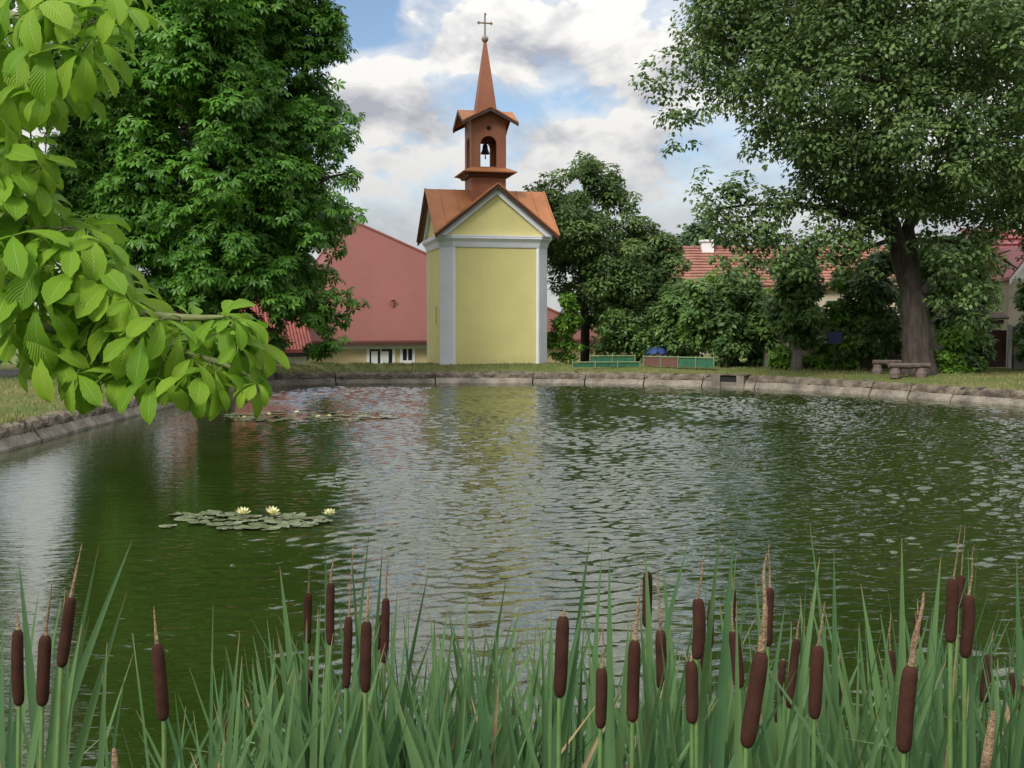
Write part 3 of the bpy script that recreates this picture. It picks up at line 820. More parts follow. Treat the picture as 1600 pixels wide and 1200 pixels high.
def build_orange_house():
    D0 = 58.0
    root = empty('orange_tiled_house', (0, 0, 0), 0, 'long beige house with orange tiled roof and pale chimney seen between the trees', 'house')
    a = P(1050, 447, D0); b = P(1440, 447, D0); ze = a[2]; b[2] = ze
    r0 = P(1066, 393, D0 + 4.2); r1 = P(1440, 390, D0 + 4.2); r0[2] = r1[2] = P(1100, 389, D0 + 4.2)[2]
    r0 = r0.copy()
    down = a - r0; down[0] = 0; ln = np.linalg.norm(down); dn = down / ln
    u1 = b[0] - a[0]
    MB().prism([a, b, r1, np.array([a[0], r0[1], r0[2]])], (0, 0, -.15)).build('roof', M['orangetile'], root)
    o = tile_rows(0, u1, (a[0], r0[1], r0[2] + .03), (1, 0, 0), dn, ln, 13, .07).build('tile_courses', M['orangetile'], root); o['kind'] = 'stuff'
    bk = np.array([0, 8.4, 0])
    MB().prism([a + bk, b + bk, r1, np.array([a[0], r0[1], r0[2]])], (0, 0, -.15)).build('roof', M['orangetile'], root)
    for i in range(14):
        x = a[0] + u1 * i / 14
        MB().tube([(x, r0[1], r0[2] + .06), (x + u1 / 14 - .03, r0[1], r0[2] + .06)], [.12, .10], 8).build('ridge_tile', M['orangetile'], root)
    MB().prism([(a[0] + .3, a[1] + .35, -.5), (b[0] - .3, a[1] + .35, -.5), (b[0] - .3, a[1] + 8, -.5), (a[0] + .3, a[1] + 8, -.5)], (0, 0, ze + .35)).build('wall', M['beige'], root)
    for sx, x in ((1, a[0] + .3), (-1, b[0] - .3)):
        MB().prism([(x, a[1] + .35, ze - .16), (x, a[1] + 8.0, ze - .16), (x, r0[1], r0[2] - .35)], (sx * .2, 0, 0)).build('gable', M['beige'], root)
    c = P(1105, 388, D0 + 3.9)
    ch = MB().box((c[0] - .32, c[1] - .3, c[2] - .8), (c[0] + .32, c[1] + .3, c[2] + .35)).build('chimney', M['white'], root)
    MB().box((c[0] - .40, c[1] - .38, c[2] + .353), (c[0] + .40, c[1] + .38, c[2] + .46)).build('chimney_cap', M['white'], ch)
    window(root, 'window', (a[0] + 6, a[1] + .35, 2.0), 1.0, 1.2, np.array([1.0, 0, 0]), np.array([0, -1.0, 0]))
    window(root, 'window', (a[0] + 9, a[1] + .35, 2.0), 1.0, 1.2, np.array([1.0, 0, 0]), np.array([0, -1.0, 0]))
build_orange_house()

def build_right_house():
    D0 = 44.0
    root = empty('maroon_tiled_house', (0, 0, 0), 0, 'pale house with dark red tiled roof at the right edge behind the big tree', 'house')
    rl = P(1553, 358, D0 + 3.5); el = P(1548, 440, D0)
    L = 7.0; ze, zr = el[2], rl[2]
    down = np.array([0, el[1] - rl[1], ze - zr]); ln = np.linalg.norm(down); dn = down / ln
    x0 = el[0]; x1 = P(1607, 440, D0)[0]
    # slope towards the pond, its right end cut by a gabled wing
    MB().prism([(x0, el[1], ze), (x1 + 1, el[1], ze), (x1 + 8, rl[1], zr), (x0 + .3, rl[1], zr)], (0, 0, -.14)).build('roof', M['maroontile'], root)
    o = tile_rows(0, 8.5, (x0, rl[1], zr + .03), (1, 0, 0), dn, ln, 9, .10).build('tile_courses', M['maroontile'], root); o['kind'] = 'stuff'
    MB().prism([(x0, el[1] + 7, ze), (x1 + 8, el[1] + 7, ze), (x1 + 8, rl[1], zr), (x0 + .3, rl[1], zr)], (0, 0, -.14)).build('roof', M['maroontile'], root)
    MB().prism([(x0 + .3, el[1] + .3, .3), (x0 + 8, el[1] + .3, .3), (x0 + 8, el[1] + 6.6, .3), (x0 + .3, el[1] + 6.6, .3)], (0, 0, ze - .45)).build('wall', M['beige'], root)
    MB().prism([(x0 + .3, el[1] + .3, ze - .15), (x0 + .3, el[1] + 6.6, ze - .15), (x0 + .3, rl[1], zr - .3)], (.2, 0, 0)).build('gable', M['white'], root)
    # gabled wing front, with white barge board
    g0 = P(1577, 432, D0 - 1.2); g1 = P(1650, 432, D0 - 1.2); ap = P(1614, 385, D0 - 1.2)
    MB().prism([g0 + np.array([0, 0, -.1]), g1 + np.array([0, 0, -.1]), ap + np.array([0, 0, -.1])], (0, 4, 0)).build('wing_gable', M['white'], root)
    MB().prism([(g0[0], g0[1], .3), (g1[0], g1[1], .3), (g1[0], g1[1], g0[2] - .1), (g0[0], g0[1], g0[2] - .1)], (0, 3, 0)).build('wing_wall', M['beige'], root)
    for q in (g0, g1):
        e = q + (q - ap) * .12
        MB().prism([ap + np.array([0, -.25, .1]), e + np.array([0, -.25, .1]), e + np.array([0, -.25, -.02]), ap + np.array([0, -.25, -.02])], (0, 4, 0)).build('wing_roof', M['maroontile'], root)
        MB().prism([ap + np.array([0, -.30, .0]), e + np.array([0, -.30, .0]), e + np.array([0, -.30, -.18]), ap + np.array([0, -.30, -.18])], (0, .04, 0)).build('barge_board', M['white'], root)
build_right_house()

# ------------------------------------------------------------------ garden walls, gate, fences, furniture
def gz(x, y): return float(height(x, y))
def build_right_gate():
    D0 = 37.0
    x0, x1 = P(1541, 550, D0)[0], P(1572, 550, D0)[0]; z = gz(x0, D0) - .03
    top = P(1556, 516, D0)[2]
    g = empty('garden_gate', ((x0 + x1) / 2, D0, z), 0, 'dark red brown board gate beside a white post at the right', 'gate')
    w = (x1 - x0); n = 5; h = top - z
    for i in range(n):
        MB().box((-w / 2 + w * i / n + .006, -.025, .06), (-w / 2 + w * (i + 1) / n - .006, .02, h)).build('board', M['gatewood'], g)
    for hh in (.35, h - .35): MB().box((-w / 2, .021, hh - .05), (w / 2, .06, hh + .05)).build('rail', M['gatewood'], g)
    MB().tube([(w / 2 - .09, -.07, h * .5), (w / 2 - .09, -.03, h * .5)], [.02, .02], 8).build('handle', M['iron'], g)
    p = empty('gate_post', ((x1 + .10), D0, z), 0, 'slim white post between the red brown gate and beige wall', 'post')
    MB().box((-.06, -.08, 0), (.06, .08, h + .15)).build('shaft', M['white'], p)
    MB().prism([(-.08, -.1, h + .153), (.08, -.1, h + .153), (.08, .1, h + .153), (-.08, .1, h + .153)], (0, 0, .06)).build('cap', M['white'], p)
    w2 = empty('garden_wall', (x1 + .2, D0, z), 0, 'beige rendered garden wall right of the gate', 'wall')
    MB().box((0.01, -.1, .5), (7, .12, h + .05)).build('render', M['beige'], w2)
    MB().box((0.01, -.13, 0), (7, .14, .497)).build('plinth', M['plinth'], w2)
    MB().box((0, -.16, h + .053), (7.05, .18, h + .13)).build('coping', M['plinth'], w2)
    w3 = empty('garden_wall', (x0 - .03, D0 + 1.2, z), 0, 'long beige rendered garden wall behind the shrubs and big tree', 'wall')
    L = x0 - P(1195, 550, D0 + 1.2)[0]
    MB().box((-L, -.1, .4), (0, .12, h + .25)).build('render', M['beige'], w3)
    MB().box((-L, -.13, 0), (0, .14, .397)).build('plinth', M['plinth'], w3)
    MB().box((-L - .04, -.16, h + .253), (0.04, .18, h + .33)).build('coping', M['plinth'], w3)
    # shingled gate canopy
    c = empty('gate_canopy', ((x0 + x1) / 2 - .3, D0, z + h + .22), 0, 'weathered grey timber lintel canopy above the red brown gate', 'canopy')
    MB().box((-w / 2 - .35, -.12, 0), (w / 2 + .15, .12, .14)).build('beam', M['benchwood'], c)
    MB().prism([(-w / 2 - .45, -.4, .15), (w / 2 + .2, -.4, .15), (w / 2 + .2, .1, .36), (-w / 2 - .45, .1, .36)], (0, 0, .05)).build('board_roof', M['benchwood'], c)
build_right_gate()

def build_green_fence():
    # two runs of low mesh screens behind the bank
    def run(name, label, px0, px1, py_top, D0, D1, cols, rail=True):
        a = P(px0, py_top, D0); b = P(px1, py_top + (1 if D1 == D0 else 1), D1)
        z0 = gz(a[0], a[1]) - .02; h = a[2] - z0
        o = empty(name, (a[0], a[1], z0), math.atan2(b[1] - a[1], b[0] - a[0]), label, 'fence')
        L = math.hypot(b[0] - a[0], b[1] - a[1]); n = len(cols)
        for i, m in enumerate(cols):
            MB().box((L * i / n + .03, -.012, .04), (L * (i + 1) / n - .03, .012, h - .035)).build('screen_panel', M[m], o)
        for i in range(n + 1):
            MB().tube([(L * i / n, -.03, 0), (L * i / n, -.03, h + .06)], [.025, .025], 8).build('post', M['railpaint'], o)
        MB().tube([(0, -.03, h), (L, -.03, h)], [.022, .022], 8).build('top_rail', M['railpaint'], o)
        return o
    run('screen_fence', 'low fence of red brown and green screens on pale pipe frame below the fruit tree', 1006, 1116, 557, 38.0, 36.6, ['rust', 'rust', 'greennet', 'greennet'])
    run('screen_fence', 'low green mesh screen fence beside the fruit tree trunk', 895, 1000, 566, 37.8, 38.0, ['greennet', 'greennet', 'greennet'])
    run('screen_fence', 'taller green mesh screens standing behind the low green fence near the chapel', 922, 992, 556, 39.2, 39.2, ['greennet', 'greennet'])
    # blue tarpaulin on a frame behind
    c = P(1026, 549, 40.5); m = MB(); V = []; k = 7
    o = empty('blue_tarpaulin', (c[0], c[1], gz(c[0], c[1])), 0, 'crumpled blue tarpaulin over a stack behind the red brown screen', 'tarpaulin')
    zt = c[2] - gz(c[0], c[1])
    for j in range(k):
        for i in range(9):
            x = (i / 8 - .5) * .8; y = (j / 6 - .5) * .6
            e = max(abs(x) / .4, abs(y) / .3)
            V.append((x, y, zt + .12 - .45 * max(0, e - .6) + .05 * math.sin(i * 2.1 + j) - .10 * abs(x)))
    m.add(V, [(j * 9 + i, j * 9 + i + 1, j * 9 + i + 10, j * 9 + i + 9) for j in range(k - 1) for i in range(8)])
    m.build('sheet', M['tarp'], o, smooth=True)
    MB().box((-.33, -.24, 0), (.33, .24, zt - .1)).build('stack', M['benchwood'], o)
build_green_fence()

def build_sign():
    c = P(1303, 578, 35.4); z = gz(c[0], c[1]); s = empty('notice_board', (c[0], c[1], z), R(4), 'small dark blue notice board on a thin post by the hedge', 'sign')
    b = P(1303, 536, 35.4)[2] - z
    MB().box((-.23, -.045, b), (.23, -.02, b + .34)).build('board', M['blue'], s)
    f = MB().box((-.25, -.05, b + .34), (.25, -.015, b + .365)).box((-.25, -.05, b - .025), (.25, -.015, b)).box((-.25, -.05, b), (-.23, -.015, b + .34)).box((.23, -.05, b), (.25, -.015, b + .34))
    f.build('frame', M['post'], s)
    MB().tube([(0, 0, -.1), (0, 0, b + .3)], [.022, .022], 8).build('post', M['post'], s)
build_sign()

def build_bench():
    def one(px, py, D, L, rz, h, label):
        c = P(px, py, D); z = gz(c[0], c[1]); o = empty('log_bench', (c[0], c[1], z), rz, label, 'bench')
        # half log seat, rough
        rr = []
        for x in np.linspace(-L / 2, L / 2, 9):
            r = .17 * (1 + .1 * rng.normal())
            ring = [(x, r * math.cos(a), h + min(.05, 0) + r * .75 * math.sin(a)) for a in np.linspace(math.pi, 2 * math.pi, 7)] + [(x, r * .95, h + .025), (x, 0, h + .04), (x, -r * .95, h + .025)]
            rr.append(ring)
        MB().rings(rr).build('seat', M['benchwood'], o)
        for sx in (-.34, .30):
            rr = [[(sx * L + r * math.cos(a) * 1.0, r * 1.1 * math.sin(a), zz) for a in np.linspace(0, 2 * math.pi, 9, endpoint=False)] for r, zz in ((.15, -.03), (.16, .1), (.13, .2), (.12, h - .10))]
            MB().rings(rr).build('support', M['benchwood'], o)
    one(1420, 586, 32.0, 1.15, R(-6), .36, 'rough half log bench on stump supports in front of the big trunk')
    one(1385, 582, 33.4, .8, R(-3), .40, 'shorter log bench half hidden behind the nearer log bench')
build_bench()

def build_car():
    c = P(1188, 578, 41.0); z = gz(c[0], c[1])
    o = empty('parked_car', (c[0] - .3, c[1], z), R(70), 'silver car half hidden between the shrubs behind the bank', 'car')
    prof = [(-2.0, .35), (-2.05, .6), (-1.95, .85), (-1.1, .98), (-.5, 1.42), (.9, 1.45), (1.6, 1.0), (2.0, .92), (2.05, .5), (1.95, .3)]
    rr = []
    for y, s in ((-.80, .93), (-.74, 1.0), (.74, 1.0), (.80, .93)): rr.append([(x * s, y * (1 if zz < 1 else .86), .3 + (zz - .3) * s) for x, zz in prof])
    MB().rings(rr).build('body', M['carpaint'], o)
    MB().prism([(-1.10, -.62, 1.0), (-1.10, .62, 1.0), (-.56, .56, 1.40), (-.56, -.56, 1.40)], (-.03, 0, .02)).build('windscreen', M['glass'], o)
    for sy in (-1, 1):
        MB().prism([(-.85, sy * .76, 1.0), (1.35, sy * .76, 1.0), (.85, sy * .69, 1.38), (-.5, sy * .69, 1.38)], (0, sy * .03, 0)).build('side_window', M['glass'], o)
        MB().box((-2.08, sy * .6 - .16, .62), (-1.98, sy * .6 + .16, .78)).build('headlight', M['white'], o)
        for sx in (-1.25, 1.25):
            wo = MB().rings([[(sx + .31 * math.cos(a), y, .31 + .31 * math.sin(a)) for a in np.linspace(0, 2 * math.pi, 18, endpoint=False)] for y in (sy * .82 - .1, sy * .82 + .02)]).build('tyre', M['tyre'], o)
            MB().rings([[(sx + .19 * math.cos(a), y, .31 + .19 * math.sin(a)) for a in np.linspace(0, 2 * math.pi, 12, endpoint=False)] for y in (sy * .83 - .02, sy * .83 + .025)]).build('rim', M['carpaint'], wo)
build_car()

# ------------------------------------------------------------------ trees
def leaf_template(kind):
    if kind == 'palm':                  # five drooping leaflets
        V = [(0, 0, 0)]; T = []
        for a, l in ((-100, .7), (-50, .92), (0, 1.0), (50, .92), (100, .7)):
            c, s = math.cos(R(a)), math.sin(R(a)); k = len(V)
            def pt(r, w, z): return (c * r - s * w, s * r + c * w, z)
            V += [pt(.62 * l, .19 * l, -.06 - .05), pt(.62 * l, -.19 * l, -.06 - .05), pt(.60 * l, 0, -.02), pt(1.0 * l, 0, -.34 * l)]
            T += [(0, k + 2, k), (0, k + 1, k + 2), (k, k + 2, k + 3), (k + 2, k + 1, k + 3)] if abs(a) < 90 else [(0, k + 1, k), (k, k + 1, k + 3)]
        return np.array(V), np.array(T)
    V = [(0, 0, 0), (.35, .32, -.05), (.35, -.32, -.05), (.42, 0, .03), (1.0, 0, -.18)]
    T = [(0, 3, 1), (0, 2, 3), (1, 3, 4), (3, 2, 4)]
    return np.array(V, float), np.array(T)

def unit(a): return a / (np.linalg.norm(a, axis=-1, keepdims=True) + 1e-9)

def crown_mesh(name, blobs, n_leaf, size, m, kind='oval', clumps=14, clump_r=0.42, upbias=0.55, inner=0.15, droop=0.3, seed=1, sizevar=.35):
    """leaf faces spread over small clumps that sit on and in large lobes"""
    g = np.random.default_rng(seed)
    B = np.array(blobs, float)            # x y z r
    wgt = B[:, 3] ** 1.4; wgt /= wgt.sum()
    nc = int(len(B) * clumps); bi = g.choice(len(B), nc, p=wgt)
    d = unit(g.normal(size=(nc, 3)))
    rad = np.where(g.random(nc) < .22, g.random(nc) * .7, .72 + .30 * g.random(nc))
    cc = B[bi, :3] + d * (B[bi, 3] * rad)[:, None] * np.array([1, 1, .92])
    cr = B[bi, 3] * clump_r * (.55 + .8 * g.random(nc))
    ctint = g.normal(0, .27, nc)
    w2 = cr ** 1.7; w2 /= w2.sum()
    ci = g.choice(nc, n_leaf, p=w2)
    e = unit(g.normal(size=(n_leaf, 3)) + np.array([0, 0, upbias * .6]))
    fill = g.random(n_leaf) < inner
    rr = np.where(fill, g.random(n_leaf) ** .5, .70 + .38 * g.random(n_leaf))
    pos = cc[ci] + e * (cr[ci] * rr)[:, None] * np.array([1.12, 1.12, .78])
    # leaf frame: normal outward and up, tip outward and down
    outw = unit(unit(pos - B[bi[ci], :3]) * .6 + e)
    nr = unit(outw * .55 + np.array([0, 0, .75]) + g.normal(0, .38, (n_leaf, 3)))
    ax = outw + g.normal(0, .55, (n_leaf, 3)) + np.array([0, 0, -droop])
    ax = unit(ax - nr * np.sum(ax * nr, 1)[:, None]); by = np.cross(nr, ax)
    s = size * (1 - sizevar / 2 + sizevar * g.random(n_leaf))
    tv, tt = leaf_template(kind)
    V = pos[:, None, :] + s[:, None, None] * (tv[None, :, 0:1] * ax[:, None, :] + tv[None, :, 1:2] * by[:, None, :] + tv[None, :, 2:3] * nr[:, None, :])
    T = tt[None] + (np.arange(n_leaf) * len(tv))[:, None, None]
    tint = np.clip(.45 + ctint[ci] + g.normal(0, .2, n_leaf), 0, 1)
    return tri_mesh(name, V.reshape(-1, 3), T.reshape(-1, 3), m, np.repeat(tint, len(tv)))

def rows_to_blobs(rows, D, depth, seed, step=0.95, vs=1.0):
    """rows: (py, px_left, px_right, r_px): lobes between two edges, spread in depth like the crown of a real tree"""
    g = np.random.default_rng(seed); out = []
    wmax = max(r[2] - r[1] for r in rows)
    for (py, x0, x1, r) in rows:
        a, b = x0 + r, x1 - r
        n = max(1, int((b - a) / (r * 1.15)) + 1)
        dd = depth * ((x1 - x0) / wmax) ** .7
        for i in range(n):
            f = .5 if n == 1 else i / (n - 1)
            x = a + (b - a) * f; t = 2 * f - 1 if n > 1 else 0
            lim = dd * math.sqrt(max(0.05, 1 - t * t))
            for z in ((-1, 1) if lim > r / F * D * .9 else (0,)):
                y = D + z * lim * (.55 + .4 * g.random()) + g.normal(0, .2)
                xx = x + g.normal(0, r * .12); yy = py + g.normal(0, r * .15)
                # keep size seen from here, not the pixel place, when the lobe lies nearer or farther
                p = P(xx, yy, y); out.append((p[0], p[1], p[2], r * (.9 + .25 * g.random()) / F * y))
    return out

def limb_path(a, b, sag=0.0, n=7, wob=.12):
    a = np.array(a, float); b = np.array(b, float); L = np.linalg.norm(b - a); out = []
    k = rng.normal(0, wob * L * .3, 3); k2 = rng.normal(0, wob * L * .15, 3)
    for t in np.linspace(0, 1, n):
        p = a * (1 - t) + b * t + k * math.sin(math.pi * t) + k2 * math.sin(2 * math.pi * t) + np.array([0, 0, sag * L * math.sin(math.pi * t)])
        out.append(p)
    return out

def tree(name, label, base, trunk_pts, trunk_r, blobs, n_leaf, size, lm, bark, kind='oval', seed=1, limbs=12, limb_r=.16, group=None, **kw):
    base = np.array(base, float)
    o = empty(name, base, 0, label, 'tree', group)
    tp = [np.array(p) - base for p in trunk_pts]
    # finer trunk with flare
    pts = []; rad = []
    for i in range(len(tp) - 1):
        for t in np.linspace(0, 1, 6, endpoint=(i == len(tp) - 2)):
            pts.append(tp[i] * (1 - t) + tp[i + 1] * t); rad.append(trunk_r[i] * (1 - t) + trunk_r[i + 1] * t)
    pts[0] = pts[0] + np.array([0, 0, -.25]); rad[0] *= 1.3; rad[1] *= 1.08
    MB().tube(pts, rad, 16, .10).build('trunk', bark, o, smooth=True)
    g = np.random.default_rng(seed + 50)
    idx = g.choice(len(blobs), min(limbs, len(blobs)), replace=False)
    lo = len(pts) // 2
    for i in idx:
        tgt = np.array(blobs[i][:3]) - base
        cand = pts[lo:]
        st = min(cand, key=lambda q: np.linalg.norm(tgt - q) + 2.0 * max(0, q[2] - tgt[2] + .4))
        pth = limb_path(st, tgt, .05)
        r0 = limb_r * (.6 + .6 * g.random())
        lb = MB().tube(pth, list(np.linspace(r0, .025, len(pth))), 8, .12).build('limb', bark, o, smooth=True)
        for _ in range(2):
            k = g.integers(2, 6); e = pth[k] + unit(g.normal(size=3) + np.array([0, 0, .3])) * blobs[i][3] * 1.1
            q = limb_path(pth[k], e, .03, 5)
            MB().tube(q, list(np.linspace(r0 * .4, .012, 5)), 5).build('branch', bark, lb, smooth=True)
    me = crown_mesh('crown', [(b[0] - base[0], b[1] - base[1], b[2] - base[2], b[3]) for b in blobs], n_leaf, size, lm, kind, seed=seed, **kw)
    link('crown', me, o)
    return o

def build_left_chestnut():
    D = 34.0
    rows = [(-560, 230, 400, 60), (-470, 190, 440, 62), (-365, 160, 470, 62), (-270, 140, 490, 62), (-180, 140, 500, 62), (-90, 105, 515, 62), (0, 85, 535, 60), (70, 80, 525, 58), (140, 80, 515, 58), (210, 85, 542, 56),
            (280, 85, 540, 56), (345, 85, 552, 52), (405, 100, 515, 48), (450, 170, 505, 40)]
    bl = rows_to_blobs(rows, D, 4.6, 3)
    for (x, y, r, dd) in ((540, 195, 22, -1), (545, 345, 20, -1.5), (480, 475, 36, -1.5), (525, 490, 30, -1.2), (560, 478, 14, -1), (500, 520, 30, -.8), (455, 515, 32, -1), (548, 515, 20, -.6), (400, 490, 34, -1.5),
                          (420, 530, 22, -1), (510, 105, 26, -1), (525, 30, 24, -.5), (545, 270, 22, -1), (300, 440, 36, -2), (250, 430, 34, -2), (200, 425, 34, -1.5), (160, 400, 36, -1), (120, 350, 40, -.5), (95, 260, 36, -.5), (85, 160, 34, -.5), (75, 60, 36, 0), (140, 450, 28, -1), (330, 480, 32, -1.6), (375, 515, 28, -1.2), (425, 480, 32, -1.2), (310, 520, 22, -1), (350, 450, 36, 1), (420, 440, 36, 1.5), (470, 440, 34, 1)):
        p = P(x, y, D + dd); bl.append((p[0], p[1], p[2], r / F * D))
    b = P(335, 578, D); b[2] = gz(b[0], b[1])
    tree('horse_chestnut_tree', 'huge dense green horse chestnut tree left of the chapel', b, [b, P(330, 480, D), P(315, 330, D), P(310, 100, D + .5), P(320, -150, D)], [.55, .48, .42, .28, .1],
         bl, 66000, .25, M['chestnut'], M['bark'], 'palm', seed=11, limbs=26, limb_r=.17, clumps=13, clump_r=.42, inner=.12)
build_left_chestnut()

def build_far_left_tree():
    D = 31.0
    rows = [(-480, -250, -110, 60), (-390, -290, -60, 62), (-300, -320, -40, 62), (-200, -330, -40, 62), (-100, -370, 5, 62), (0, -390, 25, 60), (100, -390, 30, 60), (200, -380, 25, 58), (300, -360, 15, 56), (390, -330, -10, 50)]
    b = P(-180, 580, D); b[2] = gz(b[0], b[1])
    tree('horse_chestnut_tree', 'green chestnut tree at the left edge behind the near branch', b, [b, P(-180, 470, D), P(-175, 300, D), P(-180, -100, D)], [.45, .38, .3, .08],
         rows_to_blobs(rows, D, 4.0, 13), 26000, .26, M['chestnut'], M['bark'], 'oval', seed=14, limbs=14, limb_r=.14, clumps=12, clump_r=.44, inner=.12)
build_far_left_tree()

def build_right_tree():
    D = 33.0
    rows = [(-330, 1250, 1560, 60), (-240, 1160, 1640, 62), (-150, 1110, 1700, 62), (-70, 1095, 1740, 60), (5, 1085, 1760, 56), (70, 1085, 1775, 56), (130, 1110, 1780, 54), (195, 1170, 1780, 50),
            (250, 1230, 1770, 46), (300, 1280, 1740, 44)]
    bl = rows_to_blobs(rows, D, 4.8, 5)
    for (x, y, r, dd) in ((1030, 135, 36, -1.5), (1065, 115, 40, -1), (1075, 165, 36, -1), (1040, 165, 26, -1.6), (1070, 205, 28, -1.2), (1060, 232, 20, -1.4), (1085, 235, 18, -1), (1110, 150, 36, -.5), (1100, 95, 36, 0),
                          (1110, 275, 24, -1.5), (1085, 290, 20, -1.8), (1085, 325, 28, -1.6), (1130, 320, 34, -1.0), (1072, 360, 20, -1.4), (1180, 330, 38, -.8), (1235, 315, 38, -.3), (1165, 370, 36, -1.2),
                          (1130, 395, 22, -1.5), (1145, 425, 16, -1.5), (1215, 380, 34, -1), (1280, 360, 36, -1.2), (1235, 425, 24, -1.3), (1290, 410, 26, -1.2), (1335, 345, 34, -.5), (1335, 390, 26, -1),
                          (1480, 360, 42, -1.8), (1540, 350, 42, -1.2), (1500, 410, 42, -2), (1460, 420, 28, -1.2), (1545, 415, 34, -1.6), (1510, 460, 34, -2), (1560, 465, 24, -1.4), (1475, 470, 26, -1.2), (1530, 495, 24, -1.6),
                          (1600, 320, 46, -1), (1640, 370, 40, -1), (1175, 235, 24, -1), (1205, 230, 26, -1), (1150, 300, 28, -1.2), (1200, 305, 30, -1), (1250, 300, 32, -.8), (1295, 290, 32, -.6), (1105, 330, 26, -1.2), (1215, 345, 34, -1.2), (1240, 400, 32, -1.4), (1275, 395, 30, -1.5), (1320, 380, 32, -1.2), (1345, 410, 26, -1.4), (1200, 425, 22, -1.4), (1165, 410, 26, -1.3), (1350, 300, 34, -1.6), (1425, 315, 34, -1.6), (1440, 370, 26, -1.6), (1355, 365, 28, -1.4), (1120, 350, 34, -.6), (1180, 360, 36, -.9), (1150, 395, 28, -1.0), (1200, 410, 30, -.8), (1250, 390, 34, -1.0), (1300, 330, 34, -.6), (1100, 310, 28, -1.2), (1450, 330, 40, 1), (1390, 300, 36, 1.5), (1590, 420, 22, 0)):
        p = P(x, y, D + dd); bl.append((p[0], p[1], p[2], r / F * D))
    b = P(1436, 580, D); b[2] = gz(b[0], b[1])
    pts = [b, P(1432, 530, D), P(1428, 460, D), P(1407, 400, D), P(1391, 345, D), P(1376, 240, D), P(1385, 110, D), P(1400, -60, D + .5)]
    o = tree('linden_tree', 'big leaning old tree with thick grey brown trunk on the far right bank', b, pts, [.50, .42, .35, .28, .24, .19, .14, .06],
         bl, 170000, .16, M['linden'], M['barklight'], 'oval', seed=21, limbs=34, limb_r=.10, clumps=11, clump_r=.46, inner=.15, droop=.5)
    # second stem leaving the fork to the right, and a dark knot hole
    st = P(1425, 455, D) - b; e = P(1500, 240, D + .3) - b
    lb = MB().tube(limb_path(st, P(1418, 360, D + .4) - b, .0, 5, .05) + limb_path(P(1420, 352, D + .4) - b, e, .05, 6, .06), list(np.linspace(.30, .08, 11)), 10, .1).build('limb', M['bark'], o, smooth=True)
    k = P(1437, 452, D) - b
    MB().lathe([(.02, -.2), (.10, -.1), (.12, 0), (.10, .1), (.02, .2)], 10, k + np.array([0.02, -.42, 0])).build('knot_hole', M['bark'], o, smooth=True)
build_right_tree()

def build_middle_tree():
    D = 45.5
    rows = [(262, 890, 945, 24), (290, 845, 965, 28), (325, 825, 990, 32), (365, 820, 1010, 34), (405, 850, 1055, 34), (445, 855, 1062, 34), (485, 890, 1060, 30), (520, 940, 1040, 24)]
    bl = rows_to_blobs(rows, D, 2.6, 9)
    for (x, y, r) in ((1035, 395, 28), (1050, 430, 30), (1015, 370, 26), (1045, 460, 28), (1000, 400, 30), (840, 285, 16), (960, 300, 18), (1000, 360, 18), (925, 250, 14)):
        p = P(x, y, D); bl.append((p[0], p[1], p[2], r / F * D))
    b = P(915, 566, D); b[2] = gz(b[0], b[1])
    tree('fruit_tree', 'rounded dark green fruit tree with thin trunk just right of the chapel', b, [b, P(914, 500, D), P(912, 450, D), P(905, 380, D), P(915, 280, D)], [.22, .18, .15, .12, .04],
         bl, 58000, .165, M['fruit'], M['bark'], 'oval', seed=31, limbs=18, limb_r=.08, clumps=12, clump_r=.42, inner=.12, droop=.6)
build_middle_tree()

def bush(name, label, rows, D, depth, n, size, lm, seed, stem=None, cat='shrub', extra=(), bark='bark', **kw):
    bl = rows_to_blobs(rows, D, depth, seed)
    bb = min(bl, key=lambda q: q[2]); xs = np.mean([q[0] for q in bl])
    base = np.array([xs, D, gz(xs, D)])
    o = empty(name, base, 0, label, cat)
    bl = [(q[0], q[1], max(q[2], base[2] + q[3] * .75), q[3]) for q in bl]
    rel = [(q[0] - base[0], q[1] - base[1], q[2] - base[2], q[3]) for q in bl]
    r0 = (stem or .05); top = max(q[2] for q in rel)
    MB().tube([(0, 0, -.1), (.02, .03, .4), (-.02, .0, top * .55), (.05, 0, top * .9)], [r0 * 1.1, r0, r0 * .7, r0 * .2], 10, .12).build('stem', M[bark], o, smooth=True)
    g = np.random.default_rng(seed)
    for i in g.choice(len(rel), min(7, len(rel)), replace=False):
        q = np.array(rel[i][:3]); st = np.array([0, 0, min(q[2] * .5, top * .5)]); pth = limb_path(st, q, .03, 5)
        MB().tube(pth, list(np.linspace(max(.02, r0 * .35), .008, 5)), 6).build('branch', M[bark], o, smooth=True)
    link('crown', crown_mesh('crown', rel, n, size, lm, 'oval', seed=seed, **kw), o)
    return o

